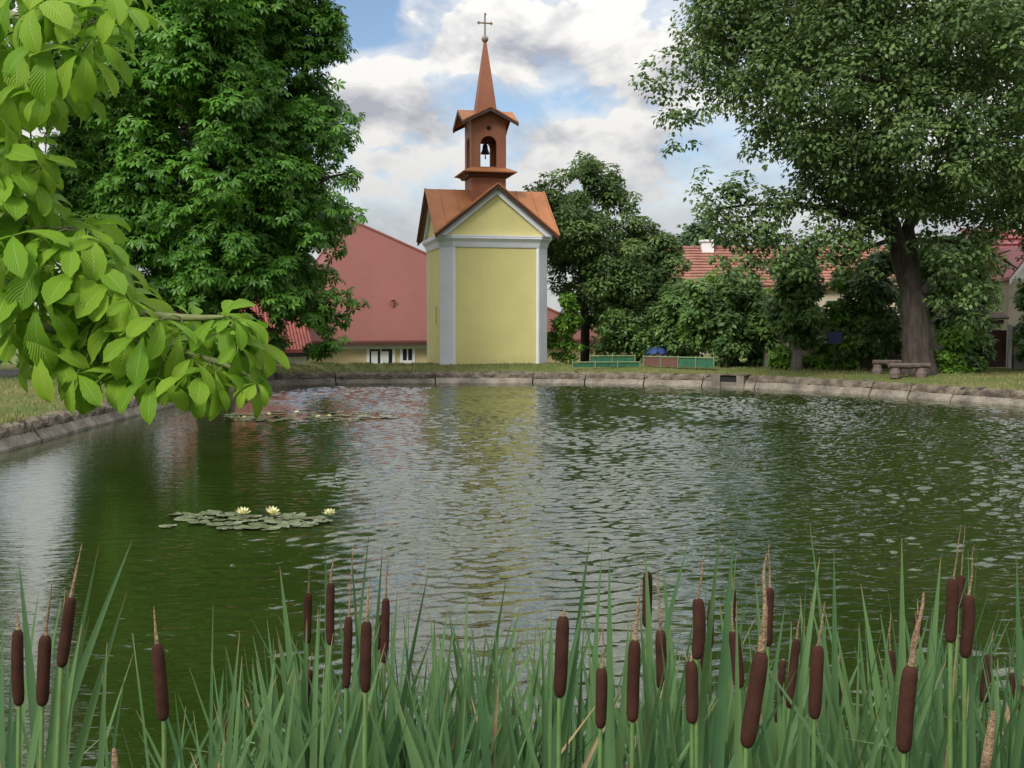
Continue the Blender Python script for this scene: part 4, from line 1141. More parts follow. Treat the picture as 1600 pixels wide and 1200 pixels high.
KW = dict(clumps=14, clump_r=.45, inner=.25)
bush('broad_shrub', 'broad dense shrub with pale top between the fruit tree and ivy trunk', [(455, 1085, 1200, 24), (490, 1070, 1208, 26), (525, 1080, 1205, 24), (555, 1115, 1200, 20)], 38.5, 1.0, 11000, .20, M['shrub'], 41, **KW)
bush('tall_shrub', 'taller light green bush top rising behind the broad shrub', [(445, 1080, 1190, 20), (470, 1075, 1215, 24), (510, 1060, 1210, 24)], 40.5, .9, 7000, .18, M['bright'], 42, **KW)
bush('pollard_tree', 'dark round crowned pollard with short pale grey trunk', [(415, 1205, 1285, 26), (450, 1205, 1292, 28), (490, 1208, 1290, 28), (520, 1222, 1280, 20)], 35.8, 1.1, 9000, .19, M['shrub'], 43, stem=.19, cat='tree', bark='palebark', **KW)
bush('ivy_column', 'tall ivy covered column of leaves beside the notice board', [(415, 1345, 1400, 20), (455, 1325, 1405, 26), (500, 1310, 1400, 28), (540, 1312, 1390, 24)], 36.3, .9, 9500, .19, M['shrub'], 44, **KW)
bush('hazel_shrub', 'bright green bush between the pollard and the ivy column', [(440, 1300, 1345, 18), (490, 1285, 1345, 22), (540, 1275, 1345, 22), (562, 1270, 1340, 14)], 36.9, .7, 5500, .19, M['bright'], 45, **KW)
bush('low_shrub', 'low leafy plants at the foot of the pollard trunk', [(558, 1205, 1240, 14), (566, 1250, 1300, 11)], 36.2, .4, 1600, .17, M['bright'], 46, **KW)
bush('laurel_shrub', 'dense dark shrub column right of the big trunk', [(450, 1470, 1545, 26), (500, 1465, 1548, 28), (545, 1480, 1545, 26), (570, 1490, 1540, 16)], 34.8, .9, 9000, .19, M['shrub'], 47, **KW)
bush('low_shrub', 'bright leafy low shrub at the foot of the big trunk', [(520, 1470, 1515, 18), (560, 1462, 1510, 15), (578, 1470, 1520, 9)], 33.6, .4, 2200, .16, M['bright'], 48, **KW)
bush('corner_shrub', 'leafy shrub over the beige wall at the right edge', [(470, 1585, 1660, 26), (520, 1578, 1640, 24), (550, 1595, 1650, 14)], 35.8, .8, 4500, .19, M['shrub'], 49, **KW)
bush('young_tree', 'slim fresh green sapling at the right corner of the chapel', [(475, 868, 908, 14), (505, 862, 912, 17), (535, 858, 914, 16), (556, 860, 900, 10)], 42.6, .45, 3000, .17, M['bright'], 50, **KW)
bush('undergrowth_shrub', 'dark tangled shrub under the fruit tree behind the green fence', [(505, 925, 1000, 24), (530, 925, 1060, 24), (552, 940, 1070, 16)], 43.6, 1.0, 7000, .19, M['shrub'], 51, **KW)
bush('hedge_shrub', 'dark shrub filling the gap between fruit tree and broad shrub', [(470, 1030, 1100, 24), (510, 1025, 1110, 26), (545, 1040, 1110, 20)], 42.0, .9, 7000, .19, M['shrub'], 52, **KW)
bush('far_tree', 'distant rounded green tree top beyond the orange roof', [(362, 1070, 1120, 18), (378, 1045, 1150, 20), (395, 1045, 1160, 20)], 95.0, 3.0, 6000, .45, M['far'], 53, cat='tree', **KW)
bush('garden_shrub', 'bushy green shrub standing behind the log bench', [(500, 1405, 1440, 14), (540, 1395, 1432, 14)], 37.6, .5, 2200, .18, M['shrub'], 54, **KW)
bush('garden_tree', 'dark bushy tree filling the back of the garden behind the big trunk', [(400, 1380, 1560, 34), (450, 1380, 1560, 34), (490, 1400, 1560, 30)], 41.5, 1.4, 9000, .24, M['shrub'], 55, cat='tree', **KW)

bush('field_hedge', 'long dark green hedge behind the road at the far left', [(420, -420, 10, 34), (470, -420, 15, 34), (520, -420, 20, 30), (555, -420, 22, 26)], 44.0, 1.2, 9000, .28, M['shrub'], 56, cat='hedge', **KW)
bush('field_hedge', 'dark green bushes under the great chestnut in front of the low tiled house', [(440, 92, 215, 34), (490, 92, 235, 30), (535, 92, 330, 26), (560, 92, 340, 18)], 41.0, .8, 8000, .24, M['shrub'], 57, cat='hedge', **KW)
# ------------------------------------------------------------------ water lilies
def build_lilies():
    def pad_mesh(r, seed):
        g = np.random.default_rng(seed); V = [(0, 0, .004)]; n = 22
        for i in range(n + 1):
            a = R(12) + (2 * math.pi - R(24)) * i / n; k = r * (1 + .035 * g.normal())
            V.append((k * math.cos(a), k * math.sin(a) * .96, .004 + .010 * g.random() * (g.random() < .35)))
        Fc = [(0, i + 1, i + 2) for i in range(n)]
        m = MB(); m.add(V, Fc)
        return m.mesh('pad', M['pad'])
    pads = [pad_mesh(.135, 100 + i) for i in range(6)]
    def flower_mesh():
        m = MB()
        for ring, (n, l, el, w) in enumerate(((9, .085, 18, .030), (9, .078, 42, .028), (7, .065, 62, .024))):
            for i in range(n):
                a = 2 * math.pi * (i + .5 * ring) / n; ca, sa = math.cos(a), math.sin(a); e = R(el)
                def pt(r, ww, dz=0): x = r * math.cos(e); z = r * math.sin(e) + dz; return (ca * x - sa * ww, sa * x + ca * ww, .015 + z)
                m.add([pt(.01, 0), pt(l * .55, w * .5, .004), pt(l * .5, 0, -.006), pt(l * .55, -w * .5, .004), pt(l, 0, .01)], [(0, 1, 2), (0, 2, 3), (1, 4, 2), (2, 4, 3)])
        return m.mesh('flower', M['petal'])
    fm = flower_mesh()
    sm = MB().lathe([(.018, .02), (.024, .05), (.004, .06)], 8).mesh('stamens', M['stamen'])
    def patch(name, label, spots, flowers, scl, fs):
        c = np.mean([G(x, y, 0) for x, y in spots], 0)
        o = empty(name, (c[0], c[1], 0), 0, label, 'water lily')
        for i, (x, y) in enumerate(spots):
            p = G(x, y, 0) - c; s = scl * (.7 + .5 * rng.random())
            q = link('pad', pads[i % 6], o, (p[0], p[1], .005 + .0014 * (i % 9)), (rng.normal(0, .02), rng.normal(0, .02), rng.random() * 6.28)); q.scale = (s, s, 1)
            if rng.random() < .10: q.rotation_euler = (.10 * rng.random(), .08, rng.random() * 6.28); q.location.z = .015
        for (x, y) in flowers:
            p = G(x, y, 0) - c
            f = link('flower', fm, o, (p[0], p[1], .03), (0.15 * rng.normal(), .15 * rng.normal(), rng.random())); f.scale = (fs,) * 3
            link('stamens', sm, f)
    near = [(262, 823), (275, 806), (300, 808), (322, 811), (330, 803), (345, 815), (355, 807), (362, 820), (372, 812), (388, 815), (395, 808), (405, 820), (415, 812), (352, 827), (432, 816), (440, 808), (452, 822), (466, 813), (380, 825),
            (420, 826), (478, 821), (492, 812), (310, 817), (338, 821), (505, 816), (398, 826), (448, 812), (460, 806), (290, 812), (285, 804), (368, 804)]
    patch('water_lily', 'nearer lily patch with three pale yellow open flowers among flat pads', near, [(379, 810), (424, 809), (515, 812)], .92, 1.15)
    far = []
    for i in range(150):
        x = 352 + 262 * rng.random(); t = abs(x - 480) / 135
        far.append((x, 651 + (rng.random() - .5) * 20 * (1.0 - .6 * min(1, t)) + (480 - x) * .008))
    patch('water_lily', 'far strip of crowded lily pads with tiny white flowers below the left bank', far, [(382, 656), (463, 648), (497, 655), (514, 654), (420, 651)], .85, .8)
build_lilies()

# ------------------------------------------------------------------ cattails and reed blades
def blade_mesh(base, tip, w, bend=0.0, kink=None, twist=0.3, n=14, mat_=None):
    """a folded strap leaf from base to tip in local coordinates (base at the origin)"""
    tip = np.array(tip, float); L = np.linalg.norm(tip)
    V = []; Fc = []; UV = []
    up = np.array([0, 0, L])
    side = np.array([bend, 0, 0])
    pts = []
    for i in range(n + 1):
        t = i / n
        # starts upright, leans towards the tip
        p = tip * t + np.array([-tip[0], -tip[1], 0]) * (t * (1 - t)) * .55 + side * math.sin(math.pi * t)
        pts.append(p)
    if kink is not None:
        k = int(n * kink[0]); d = np.array([kink[1], kink[3], kink[2]])
        seg_l = L / n
        d = d / np.linalg.norm(d)
        for i in range(k + 1, n + 1): pts[i] = pts[k] + d * seg_l * (i - k)
    a0 = rng.normal(0, .35)
    for i in range(n + 1):
        t = i / n; a = a0 + twist * t * 2
        ww = w * .62 * (.75 + .25 * min(1, t * 4)) * (1 - max(0, (t - .62) / .38) ** 1.9) + .0006
        x = np.array([math.cos(a), math.sin(a), 0]); y = np.array([-math.sin(a), math.cos(a), 0])
        p = pts[i]
        V += [p - x * ww, p + y * ww * .28, p + x * ww]
        UV += [(t, 0), (t, .5), (t, 1)]
    for i in range(n):
        a = i * 3; Fc += [(a, a + 1, a + 4, a + 3), (a + 1, a + 2, a + 5, a + 4)]
    me = bpy.data.meshes.new('leaf'); me.from_pydata([tuple(v) for v in V], [], Fc)
    me.materials.append(mat_ or M['blade'])
    uvl = me.uv_layers.new(name='UVMap')
    vi = np.zeros(len(me.loops), np.int32); me.loops.foreach_get('vertex_index', vi)
    uvl.data.foreach_set('uv', np.array(UV, np.float32)[vi].ravel())
    me.polygons.foreach_set('use_smooth', np.ones(len(me.polygons), bool))
    return me

ZB = -0.12        # where the plants leave the mud
def shoot_base(x1200, slope, D):
    """ground point of a blade that crosses the lower frame edge at x1200 with the given lean (px per px)"""
    yb = 497 + (2.2 - ZB) * F / D
    return P(x1200 - slope * (yb - 1200) * .35, yb, D)

def cattail(i, top, bot, wpx, spike, label, spike_thick=1.0, D=None):
    lpx = math.hypot(top[0] - bot[0], top[1] - bot[1])
    if D is None: D = float(np.clip(.165 * F / lpx, 1.9, 3.3))
    if wpx >= 20: D = min(D, 2.12)
    A = P(*top, D); B = P(*bot, D)
    sl = (bot[0] - top[0]) / max(1, bot[1] - top[1])
    base = P(bot[0] + sl * 200, 497 + (2.2 - ZB) * F / D, D)
    base[1] += rng.normal(0, .02)
    o = empty('cattail', base, 0, label, 'cattail', 'brown cattails along the near edge of the pond')
    ra = wpx / 2 / F * D * .92
    r0 = np.array(A) - base; r1 = np.array(B) - base
    # stem
    pth = [r1 * t + np.array([-r1[0], 0, 0]) * t * (1 - t) * .5 for t in np.linspace(0, 1, 8)]
    stem = pth + [r0]
    MB().tube(stem, list(np.linspace(.0075, .0042, len(stem))), 8).build('stem', M['stem'], o, smooth=True)
    # seed head
    ts = [0, .02, .06, .15, .3, .5, .7, .85, .94, .98, 1.0]; rs = [.25, .62, .86, .97, 1.0, 1.0, 1.0, .98, .88, .66, .30]
    bow = rng.normal(0, .0015)
    MB().tube([r1 * (1 - t) + r0 * t + np.array([bow * math.sin(math.pi * t), 0, 0]) for t in ts], [ra * r for r in rs], 14, .05).build('seed_head', M['head'], o, smooth=True)
    if spike:
        S = P(*spike, D) - base; d = S - r0
        wob = rng.normal(0, .0025)
        q = [r0 + d * t + np.array([wob * math.sin(6 * t), 0, 0]) * t for t in np.linspace(0, 1, 9)]
        rr = [ra * .32 * spike_thick * (1 - .75 * t) * (.85 + .3 * rng.random()) for t in np.linspace(0, 1, 9)]
        MB().tube(q, rr, 7, .3).build('spike', M['spike'], o)
    # own leaves
    for k in range(rng.integers(1, 3)):
        H = r1[2] * (.78 + .36 * rng.random()); lean = rng.normal(0, .10)
        q = np.array([rng.normal(0, .03), .05 + .04 * rng.random() if wpx >= 19 else rng.normal(0, .03), 0])
        lm = blade_mesh(None, np.array([lean + r1[0], abs(rng.normal(0, .08)), H]), .013 + .006 * rng.random(), rng.normal(0, .03))
        link('leaf', lm, o, q)
    return o

CT = [((28, 983), (30, 1103), 20, (28, 955), 'leftmost cattail, upright with a short tan stub on its brown head', 1),
      ((71, 992), (66, 1103), 22, (81, 908), 'second cattail from the left with a long straight tan spike', 1),
      ((111, 932), (96, 1043), 20, (128, 850), 'tallest of the left three cattails, leaning right with a bent spike', 1),
      ((245, 1005), (256, 1126), 22, (240, 948), 'lone cattail in open green water with its stem bare of leaves', 1),
      ((482, 926), (480, 1006), 14, (484, 880), 'small dark cattail left of the tall pair below the lily flowers', .8),
      ((517, 910), (516, 1008), 15, (519, 873), 'tall slim cattail standing just right of the small dark cattail', 1),
      ((545, 962), (541, 1076), 15, (552, 850), 'cattail with a green blade crossing its head in the middle left clump', .8),
      ((573, 970), (571, 1082), 20, (577, 905), 'thickest reddish brown cattail of the middle left clump', .9),
      ((603, 934), (600, 1036), 15, (606, 855), 'rightmost cattail of the middle left clump with a tall twisted spike', .9),
      ((483, 1046), (473, 1112), 17, (487, 1018), 'short stubby cattail leaning low at the left of the middle left clump', .7),
      ((593, 960), (591, 1016), 9, (594, 900), 'thin dark cattail peeping out behind the rightmost of its clump', .8),
      ((803, 1112), (768, 1134), 12, None, 'toppled cattail head lying nearly flat among blades at bottom centre', 1),
      ((880, 962), (874, 1090), 23, (881, 954), 'cattail with almost no spike standing against silver water right of centre', 1.6),
      ((928, 1040), (922, 1100), 15, (938, 980), 'shorter dark cattail tucked behind another under a crossing blade', .8),
      ((940, 1043), (938, 1138), 20, (946, 968), 'cattail under a long slanting blade with a pinkish bud behind', .7),
      ((992, 1000), (988, 1128), 22, (1001, 908), 'cattail with thick pale spike left of the dark split head', 1.2),
      ((1012, 893), (1010, 980), 17, None, 'dark cattail without spike, half covered by a split upright blade', 1),
      ((1032, 984), (1034, 1078), 19, (1027, 890), 'straight cattail in front of the dark split head with speckled spike', 1.2),
      ((1090, 935), (1088, 1030), 22, (1104, 850), 'dark thick cattail with thin spike curving right', .7),
      ((1080, 1032), (1081, 1130), 22, (1091, 945), 'blunt brown cattail with straight thin pale spike, low in its clump', .7),
      ((1103, 1012), (1098, 1065), 15, (1114, 975), 'small pale brown cattail squeezed beside the blunt brown one', .8),
      ((1112, 937), (1110, 1012), 12, None, 'slim dark cattail half hidden right of the dark thick cattail', 1),
      ((1145, 920), (1141, 1010), 13, (1143, 880), 'thin tall cattail mostly covered by a broad upright blade', .8),
      ((1146, 985), (1155, 1075), 20, (1142, 940), 'cattail leaning left with a blade folded over its top', .8),
      ((1127, 1065), (1125, 1130), 12, None, 'very dark small cattail deep inside the right of centre clump', 1),
      ((1190, 1018), (1166, 1168), 29, (1200, 865), 'largest nearest cattail with a very thick tan spike', 1.5),
      ((1203, 918), (1200, 1010), 17, (1202, 850), 'cattail behind the thick tan spike of the largest cattail', .8),
      ((1245, 997), (1233, 1107), 15, (1250, 955), 'slim cattail slanting behind two pale blades right of the largest', .8),
      ((1224, 1030), (1214, 1130), 12, None, 'thin shaded cattail between the largest and the slim slanting one', 1),
      ((1278, 1008), (1272, 1123), 23, (1290, 940), 'stout cattail with a narrow blade crossing it lengthwise', .7),
      ((1310, 1033), (1306, 1110), 16, (1312, 1018), 'short cattail with frayed top right of the stout crossed one', 1),
      ((1391, 1015), (1395, 1095), 14, (1390, 945), 'small cattail partly behind a tall blade left of the second largest', .7),
      ((1434, 960), (1437, 1015), 15, (1434, 935), 'short dark cattail hidden behind a speckled tan stalk', .8),
      ((1424, 1040), (1412, 1176), 28, (1442, 925), 'second largest cattail with a thick speckled tan stalk above', 1.6),
      ((1490, 903), (1485, 1004), 21, (1502, 820), 'high cattail near the right with three thread like spikes', .5),
      ((1502, 898), (1497, 950), 14, (1508, 818), 'cattail peeping out just behind the high right cattail', .5),
      ((1514, 929), (1507, 1028), 21, (1524, 850), 'cattail right of and a little lower than the high right pair', .7),
      ((1547, 1021), (1537, 1098), 17, (1553, 985), 'small cattail with a dry curled blade near the right edge', .8),
      ((1579, 1050), (1588, 1130), 12, (1577, 1020), 'slim cattail leaning left close to the right edge', .8),
      ((1599, 1070), (1594, 1170), 14, (1601, 1020), 'rightmost cattail, cut by the edge of the photo', .8)]
for i, (a, b, w, s, lab, th) in enumerate(CT):
    cattail(i, a, b, w, s, lab, th)

def build_shoots():
    grp = 'green cattail shoots without heads at the near edge of the pond'
    lab = 'tuft of bare green cattail blades without a brown head at the near water edge'
    def shoot(blades, D, label=lab, group=grp):
        base = None; o = None
        for (tip, xb, wpx, kink, dry) in blades:
            sl = (xb - tip[0]) / max(60.0, 1200 - tip[1])
            bs = shoot_base(xb, -sl, D)
            if o is None:
                base = bs; o = empty('cattail_shoot', base, 0, label, 'reed', group)
            T = P(tip[0], tip[1], D + rng.normal(0, .06)) - bs
            me = blade_mesh(None, T, wpx / F * D, rng.normal(0, .03), kink, rng.normal(0, .35), mat_=M['dryblade'] if dry else None)
            link('leaf', me, o, bs - base)
    marks = [(28, 'leftmost cattail'), (104, 'tallest left cattail'), (250, 'lone cattail'), (482, 'small dark cattail'), (573, 'thickest reddish cattail'), (878, 'spikeless cattail'), (990, 'thick pale spiked cattail'),
             (1081, 'blunt brown cattail'), (1178, 'largest nearest cattail'), (1275, 'stout blade crossed cattail'), (1418, 'second largest cattail'), (1488, 'high right cattail'), (1542, 'small dry bladed cattail'), (1597, 'rightmost cattail')]
    ranks = ['tallest', 'second tallest', 'third tallest', 'fourth tallest', 'fifth tallest', 'sixth tallest', 'seventh tallest', 'eighth tallest', 'ninth tallest']
    def gap_label(x):
        lo = [m for m in marks if m[0] <= x]; hi = [m for m in marks if m[0] > x]
        if not lo: return 'low tuft of green blades left of the ' + hi[0][1]
        if not hi: return 'low tuft of green blades right of the ' + lo[-1][1]
        return 'low tuft of green blades between the %s and the %s' % (lo[-1][1], hi[0][1])
    # blades that stand out in the photograph: (tip, x at the lower edge, width)
    big = [((207, 843), 78, 17), ((155, 850), 55, 17), ((198, 925), 70, 16), ((30, 880), 68, 16), ((93, 905), 60, 11), ((62, 915), 52, 12), ((4, 965), 2, 12), ((128, 975), 72, 18), ((437, 885), 462, 13), ((577, 830), 520, 10), ((547, 845), 585, 11),
           ((670, 890), 600, 16), ((792, 898), 735, 12), ((508, 858), 505, 11), ((730, 905), 726, 9), ((598, 852), 560, 14), ((921, 845), 850, 17), ((941, 855), 905, 15), ((952, 875), 985, 18), ((1076, 845), 1020, 13),
           ((1127, 810), 1075, 18), ((1146, 838), 1110, 20), ((1106, 845), 1090, 12), ((1008, 850), 1018, 13), ((1303, 863), 1280, 18), ((1409, 840), 1405, 18), ((1345, 912), 1378, 15), ((1281, 870), 1225, 15), ((1526, 858), 1440, 14),
           ((1556, 888), 1420, 22), ((1588, 860), 1572, 14), ((1470, 870), 1425, 14), ((1386, 915), 1420, 13), ((1215, 870), 1190, 12), ((1035, 880), 1060, 12), ((905, 1000), 940, 13), ((860, 960), 800, 12), ((640, 920), 625, 10),
           ((700, 950), 655, 13), ((815, 940), 770, 13), ((400, 1030), 450, 14), ((455, 985), 480, 12), ((1600, 900), 1560, 15), ((1640, 880), 1600, 16), ((1250, 930), 1262, 13), ((1180, 900), 1240, 14), ((760, 985), 720, 13)]
    side = {}
    for b in big:
        m = min(marks, key=lambda q: abs(q[0] - b[0][0])); side.setdefault((m[1], 'left' if b[0][0] < m[0] else 'right'), []).append(b)
    big_label = {}
    for (nm, sd), bs in side.items():
        for r_, b in zip(ranks, sorted(bs, key=lambda q: q[0][1])):
            big_label[b[0]] = '%s green blade tuft rising just %s of the %s' % (r_ if len(bs) > 1 else 'tall', sd, nm)
    for (tip, xb, w) in big:
        D = float(np.clip(.024 * F / w, 2.2, 3.3))
        bl = [(tip, xb, w, None, False)]
        for k in range(rng.integers(1, 4)):
            ty = max(tip[1] + 40, 930) + rng.random() * 170
            bl.append(((xb + rng.normal(0, 45), ty), xb + rng.normal(0, 14), 9 + rng.random() * 8, None, False))
        if tip[0] < 250: bl = bl[:2]
        shoot(bl, D, big_label[tip])
    # filling
    def dens(x):
        if x < 215: return .10
        if x < 330: return .55
        if x < 850: return 1.15
        return 1.15
    def top(x):
        if x < 330: return 1065
        if x < 440: return 1000
        if x < 650: return 950
        if x < 850: return 965
        return 945
    n = 0
    while n < 235:
        x = -30 + 1690 * rng.random()
        if n >= 195: x = 1660 + 600 * rng.random() if n < 222 else -50 - 500 * rng.random()     # the bed goes on beyond the frame
        elif rng.random() > dens(x) / 1.2: continue
        D = 2.2 + 1.5 * rng.random(); bl = []
        for k in range(rng.integers(3, 6)):
            ty = top(x) + rng.random() ** .8 * 190 - 12
            kink = None
            if rng.random() < .10: kink = (.80 + .1 * rng.random(), rng.choice([-1, 1]) * (.6 + .5 * rng.random()), -.35 + .6 * rng.random(), rng.normal(0, .3))
            xb = x + rng.normal(0, 12)
            bl.append(((xb + rng.normal(8, 58), ty), xb, (.013 + .014 * rng.random()) * F / D, kink, rng.random() < .035))
        shoot(bl, D, gap_label(x)); n += 1
    # crossed and broken blades in the open water at the left
    shoot([((160, 1050), 215, 9, None, False), ((208, 1022), 128, 10, None, False)], 2.6, 'two crossed short green blades in open water right of the left cattails', 'odd blades in the open water')
    shoot([((196, 905), 232, 4, (.93, .1, -1, 0), False)], 2.6, 'single thin bent brown tipped blade left of the lone cattail', 'odd blades in the open water')
    shoot([((333, 945), 345, 6, None, False)], 2.6, 'single pale narrow blade standing right of the lone cattail', 'odd blades in the open water')
    shoot([((330, 1020), 352, 9, None, False), ((352, 1010), 365, 9, None, False)], 2.5, 'pair of green blades leaning at the left end of the dense reeds', 'odd blades in the open water')
    # bare tan stalks
    for (t, b, r, l) in (((1552, 1112), (1538, 1210), .010, 'thick bare tan stalk without seeds near the lower right corner'), ((178, 1170), (182, 1215), .007, 'short reddish dry stalk tip at the lower left')):
        D = 2.0; A = P(*t, D); B = P(*b, D); base = P(b[0] - 10, 497 + (2.2 - ZB) * F / D, D); o = empty('dry_stalk', base, 0, l, 'reed')
        q = [(0, 0, 0), (B - base) * .5, B - base, (A - base) * .5 + (B - base) * .5, A - base]
        MB().tube(q, [.006, .006, r * .9, r, r * .45], 8, .25).build('stalk', M['spike'], o)
build_shoots()

# ------------------------------------------------------------------ foreground chestnut branch
def leaflet(L, Wd, ang, g, V, T, UV, tint, droop, stalk=.012):
    nl, nw = 12, 5; k = len(V)
    c, s = math.cos(ang), math.sin(ang)
    el = R(14 + 10 * g.normal()); r = stalk; z = 0.0; tv = g.random(); tw = g.normal(0, .25)
    for i in range(nl + 1):
        t = i / nl
        if i:
            e = el - droop * (t ** .8); r += math.cos(e) * L / nl; z += math.sin(e) * L / nl
        f = math.sin(math.pi * min(1, t * 0.985 + .015) ** 1.85) ** .9 if t < 1 else 0.02
        f = max(f, .03) * (1 - .10 * (t > .93))
        e = el - droop * (t ** .8)
        for j in range(nw):
            q = (j / (nw - 1) - .5) * 2
            edge = 1 + (.045 * (-1) ** i if abs(q) == 1 else 0)
            ww = q * Wd / 2 * f * edge
            lift = abs(q) ** 1.3 * Wd * .10 * f + .006 * math.sin(t * 9 + q * 2 + tv * 6) * abs(q) + tw * q * t * Wd * .25
            # across direction is horizontal; lift goes along the local normal
            x = r - math.sin(e) * lift; zz = z + math.cos(e) * lift
            V.append((c * x - s * ww, s * x + c * ww, zz)); UV.append((t, .5 + q * .5)); tint.append(tv)
    for i in range(nl):
        for j in range(nw - 1):
            a = k + i * nw + j; b = a + 1; d = a + nw; e2 = d + 1
            T += [(a, d, e2), (a, e2, b)]

def palmate_mesh(seed):
    g = np.random.default_rng(seed); V = []; T = []; UV = []; tint = []
    n = 7 if g.random() < .5 else 5
    span = R(128 if n == 7 else 105)
    for i in range(n):
        f = (i / (n - 1) - .5) * 2; a = f * span + g.normal(0, .08)
        L = (1.0 - .42 * abs(f) ** 1.5) * (.94 + .12 * g.random())
        leaflet(L, L * .37 * (.85 + .2 * g.random()), a, g, V, T, UV, tint, R(88 + 24 * g.normal()), .02)
    me = tri_mesh('leaf', np.array(V), np.array(T), M['nearleaf'], np.array(tint), True)
    uvl = me.uv_layers.new(name='UVMap'); vi = np.zeros(len(me.loops), np.int32); me.loops.foreach_get('vertex_index', vi)
    uvl.data.foreach_set('uv', np.array(UV, np.float32)[vi].ravel())
    return me

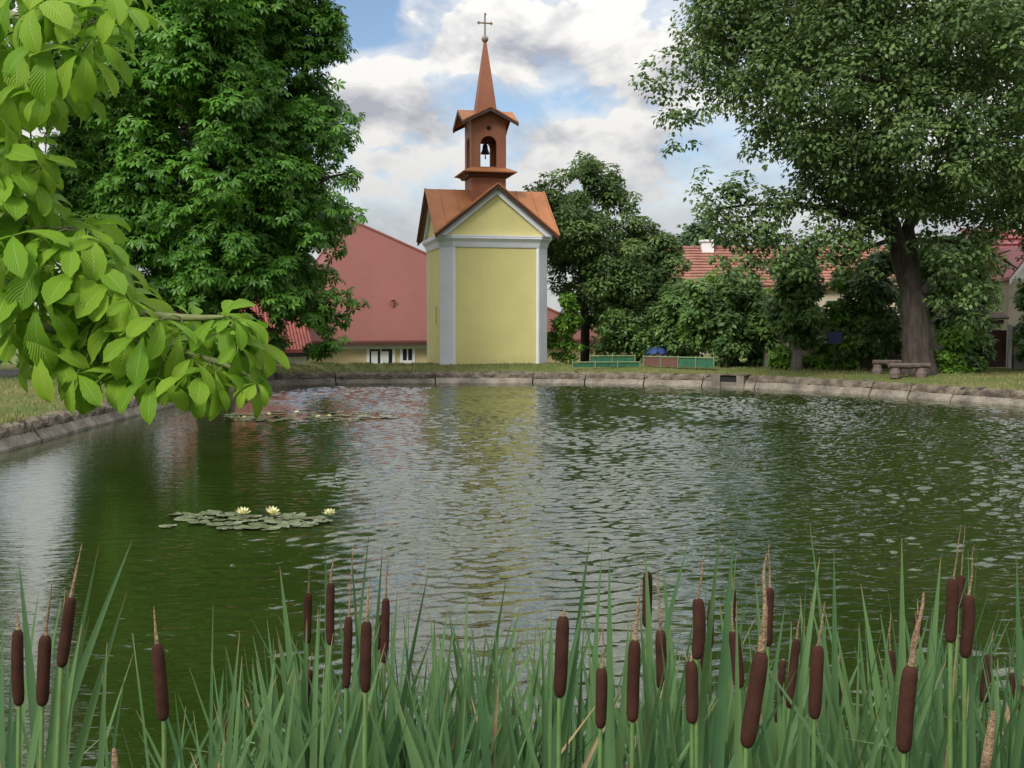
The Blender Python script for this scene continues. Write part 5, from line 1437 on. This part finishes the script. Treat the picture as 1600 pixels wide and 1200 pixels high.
def build_branch():
    base = np.array([-5.9, 3.2, 0]); base[2] = gz(base[0], base[1])
    o = empty('horse_chestnut_tree', base, 0, 'near horse chestnut branch with large bright green leaves hanging in from the left', 'tree')
    MB().tube([(0, 0, -.2), (0, 0, .3), (.1, .0, 1.5), (.15, -.05, 3.2), (.1, 0, 6.0)], [.34, .26, .22, .18, .07], 14, .08).build('trunk', M['bark'], o, smooth=True)
    def br(pts, r0, start):
        q = [np.array(start)] + [P(x, y, d) - base for x, y, d in pts]
        # smooth
        for _ in range(2):
            n = [q[0]]
            for a, b in zip(q[:-1], q[1:]): n += [a * .75 + b * .25, a * .25 + b * .75]
            q = n + [q[-1]]
        MB().tube(q, list(np.linspace(r0, .0035, len(q))), 7).build('branch', M['twig'], o, smooth=True)
        return [p + base for p in q]
    B = []
    B += br([(-420, 300, 3.1), (-60, 430, 3.0), (90, 470, 2.95), (200, 492, 2.9), (300, 498, 2.85), (350, 495, 2.8)], .035, (.15, 0, 2.6))
    B += br([(-300, 400, 3.2), (-20, 500, 3.0), (120, 515, 2.9), (240, 545, 2.85), (330, 560, 2.8), (385, 585, 2.8)], .03, (.15, 0, 2.4))
    B += br([(-350, 150, 3.3), (-80, 210, 3.1), (20, 225, 3.0), (70, 260, 2.9)], .03, (.15, 0, 3.0))
    B += br([(-300, -60, 3.4), (-40, 10, 3.2), (70, 40, 3.1), (150, 30, 3.0), (190, 25, 3.0)], .03, (.15, 0, 3.3))
    B += br([(-300, 300, 3.3), (-50, 340, 3.1), (60, 345, 3.0), (140, 365, 2.95)], .03, (.15, 0, 2.8))
    B = np.array(B)
    variants = [palmate_mesh(900 + i) for i in range(26)]
    hubs = [(231, 560, 105), (130, 535, 110), (207, 498, 95), (280, 518, 85), (345, 492, 80), (318, 545, 95), (90, 515, 95), (60, 470, 105), (30, 440, 100), (8, 490, 100), (22, 540, 80), (165, 455, 90), (120, 430, 95), (72, 405, 100), (185, 540, 85),
            (272, 565, 95), (300, 500, 75), (372, 540, 70), (388, 590, 48), (335, 580, 70), (45, 395, 95), (135, 375, 85), (95, 555, 75), (62, 545, 85), (12, 395, 100), (190, 470, 80), (250, 500, 70), (150, 500, 85), (225, 520, 75), (355, 515, 60), (300, 560, 80),
            (205, 470, 60), (110, 480, 90), (40, 500, 95), (160, 560, 70), (365, 500, 55), (260, 540, 85), (385, 515, 40), (340, 520, 85), (375, 560, 70), (400, 600, 46), (360, 590, 75), (310, 590, 85), (280, 600, 70), (330, 600, 60), (150, 590, 70), (245, 590, 80), (200, 580, 80), (120, 585, 70), (350, 505, 90), (385, 530, 75), (300, 530, 95), (15, 300, 95), (40, 350, 100), (100, 400, 95), (140, 410, 90), (180, 440, 85),
            (20, 25, 95), (62, 12, 95), (108, 22, 90), (150, 12, 85), (186, 14, 75), (32, 78, 100), (82, 70, 95), (128, 82, 85), (160, 75, 70), (42, 130, 90), (92, 128, 80), (130, 120, 60), (12, 140, 95), (0, 60, 100), (60, -30, 95), (120, -20, 90), (170, -15, 75), (70, 110, 80), (110, 145, 60), (20, -15, 90),
            (150, 60, 65), (176, 40, 55), (75, 150, 60),
            (12, 200, 95), (28, 222, 90), (50, 250, 70), (12, 270, 95), (38, 285, 80), (-10, 238, 100), (62, 262, 45), (8, 325, 95), (48, 338, 90), (98, 345, 80), (135, 358, 70), (22, 368, 100), (75, 368, 90), (158, 380, 60), (112, 385, 70), (30, 310, 85), (62, 315, 70), (0, 185, 80)]
    g = np.random.default_rng(77)
    allh = [(x, y, l, 2.75 + .25 * g.random(), 0) for x, y, l in hubs]
    for i in range(46):                 # leaves deeper in the spray
        x, y, l = hubs[g.integers(0, len(hubs))]
        allh.append((x - 15 + g.normal(0, 16), y + g.normal(-4, 12), l * .9, 3.05 + .35 * g.random(), 1))
    for (x, y) in ((-70, 60), (-90, 200), (-60, 330), (-80, 420), (-60, 500), (-40, 130), (-120, 300), (-40, 270), (-30, 380)):
        allh.append((x, y, 95, 3.0 + .2 * g.random(), 0))
    for i, (x, y, l, D, deep) in enumerate(allh):
        h = P(x, y, D); L = min(.21, l / F * D * 1.16)
        d = np.linalg.norm(B - h, axis=1); bp = B[int(np.argmin(d))]
        # the blade faces the light: up, a little towards the pond side, tilted at random
        nr = unit(np.array([.15 + .28 * g.normal(), -.40 + .28 * g.normal(), .85 + .2 * g.random()]))
        ax = h - bp; ax = ax + np.array([.5 + .4 * g.normal(), -.35 + .45 * g.normal(), -.25]) * max(.12, np.linalg.norm(ax))
        ax = unit(ax - nr * np.dot(ax, nr)); by = np.cross(nr, ax)
        mt = Matrix(((ax[0], by[0], nr[0]), (ax[1], by[1], nr[1]), (ax[2], by[2], nr[2]))).to_4x4()
        q = link('leaf', variants[g.integers(0, len(variants))], o)
        q.matrix_basis = Matrix.Translation(Vector(h - base)) @ mt @ Matrix.Scale(L, 4)
        # leaf stalk
        inv = (Matrix.Translation(Vector(h - base)) @ mt @ Matrix.Scale(L, 4)).inverted()
        e = np.array(inv @ Vector(bp - base)); ln = np.linalg.norm(e)
        e = e / ln * min(ln, 1.3)
        MB().tube([(0, 0, 0), e * .5 + np.array([0, 0, .08]), e], [.011, .012, .016], 6).build('petiole', M['twig'], q, smooth=True)
build_branch()
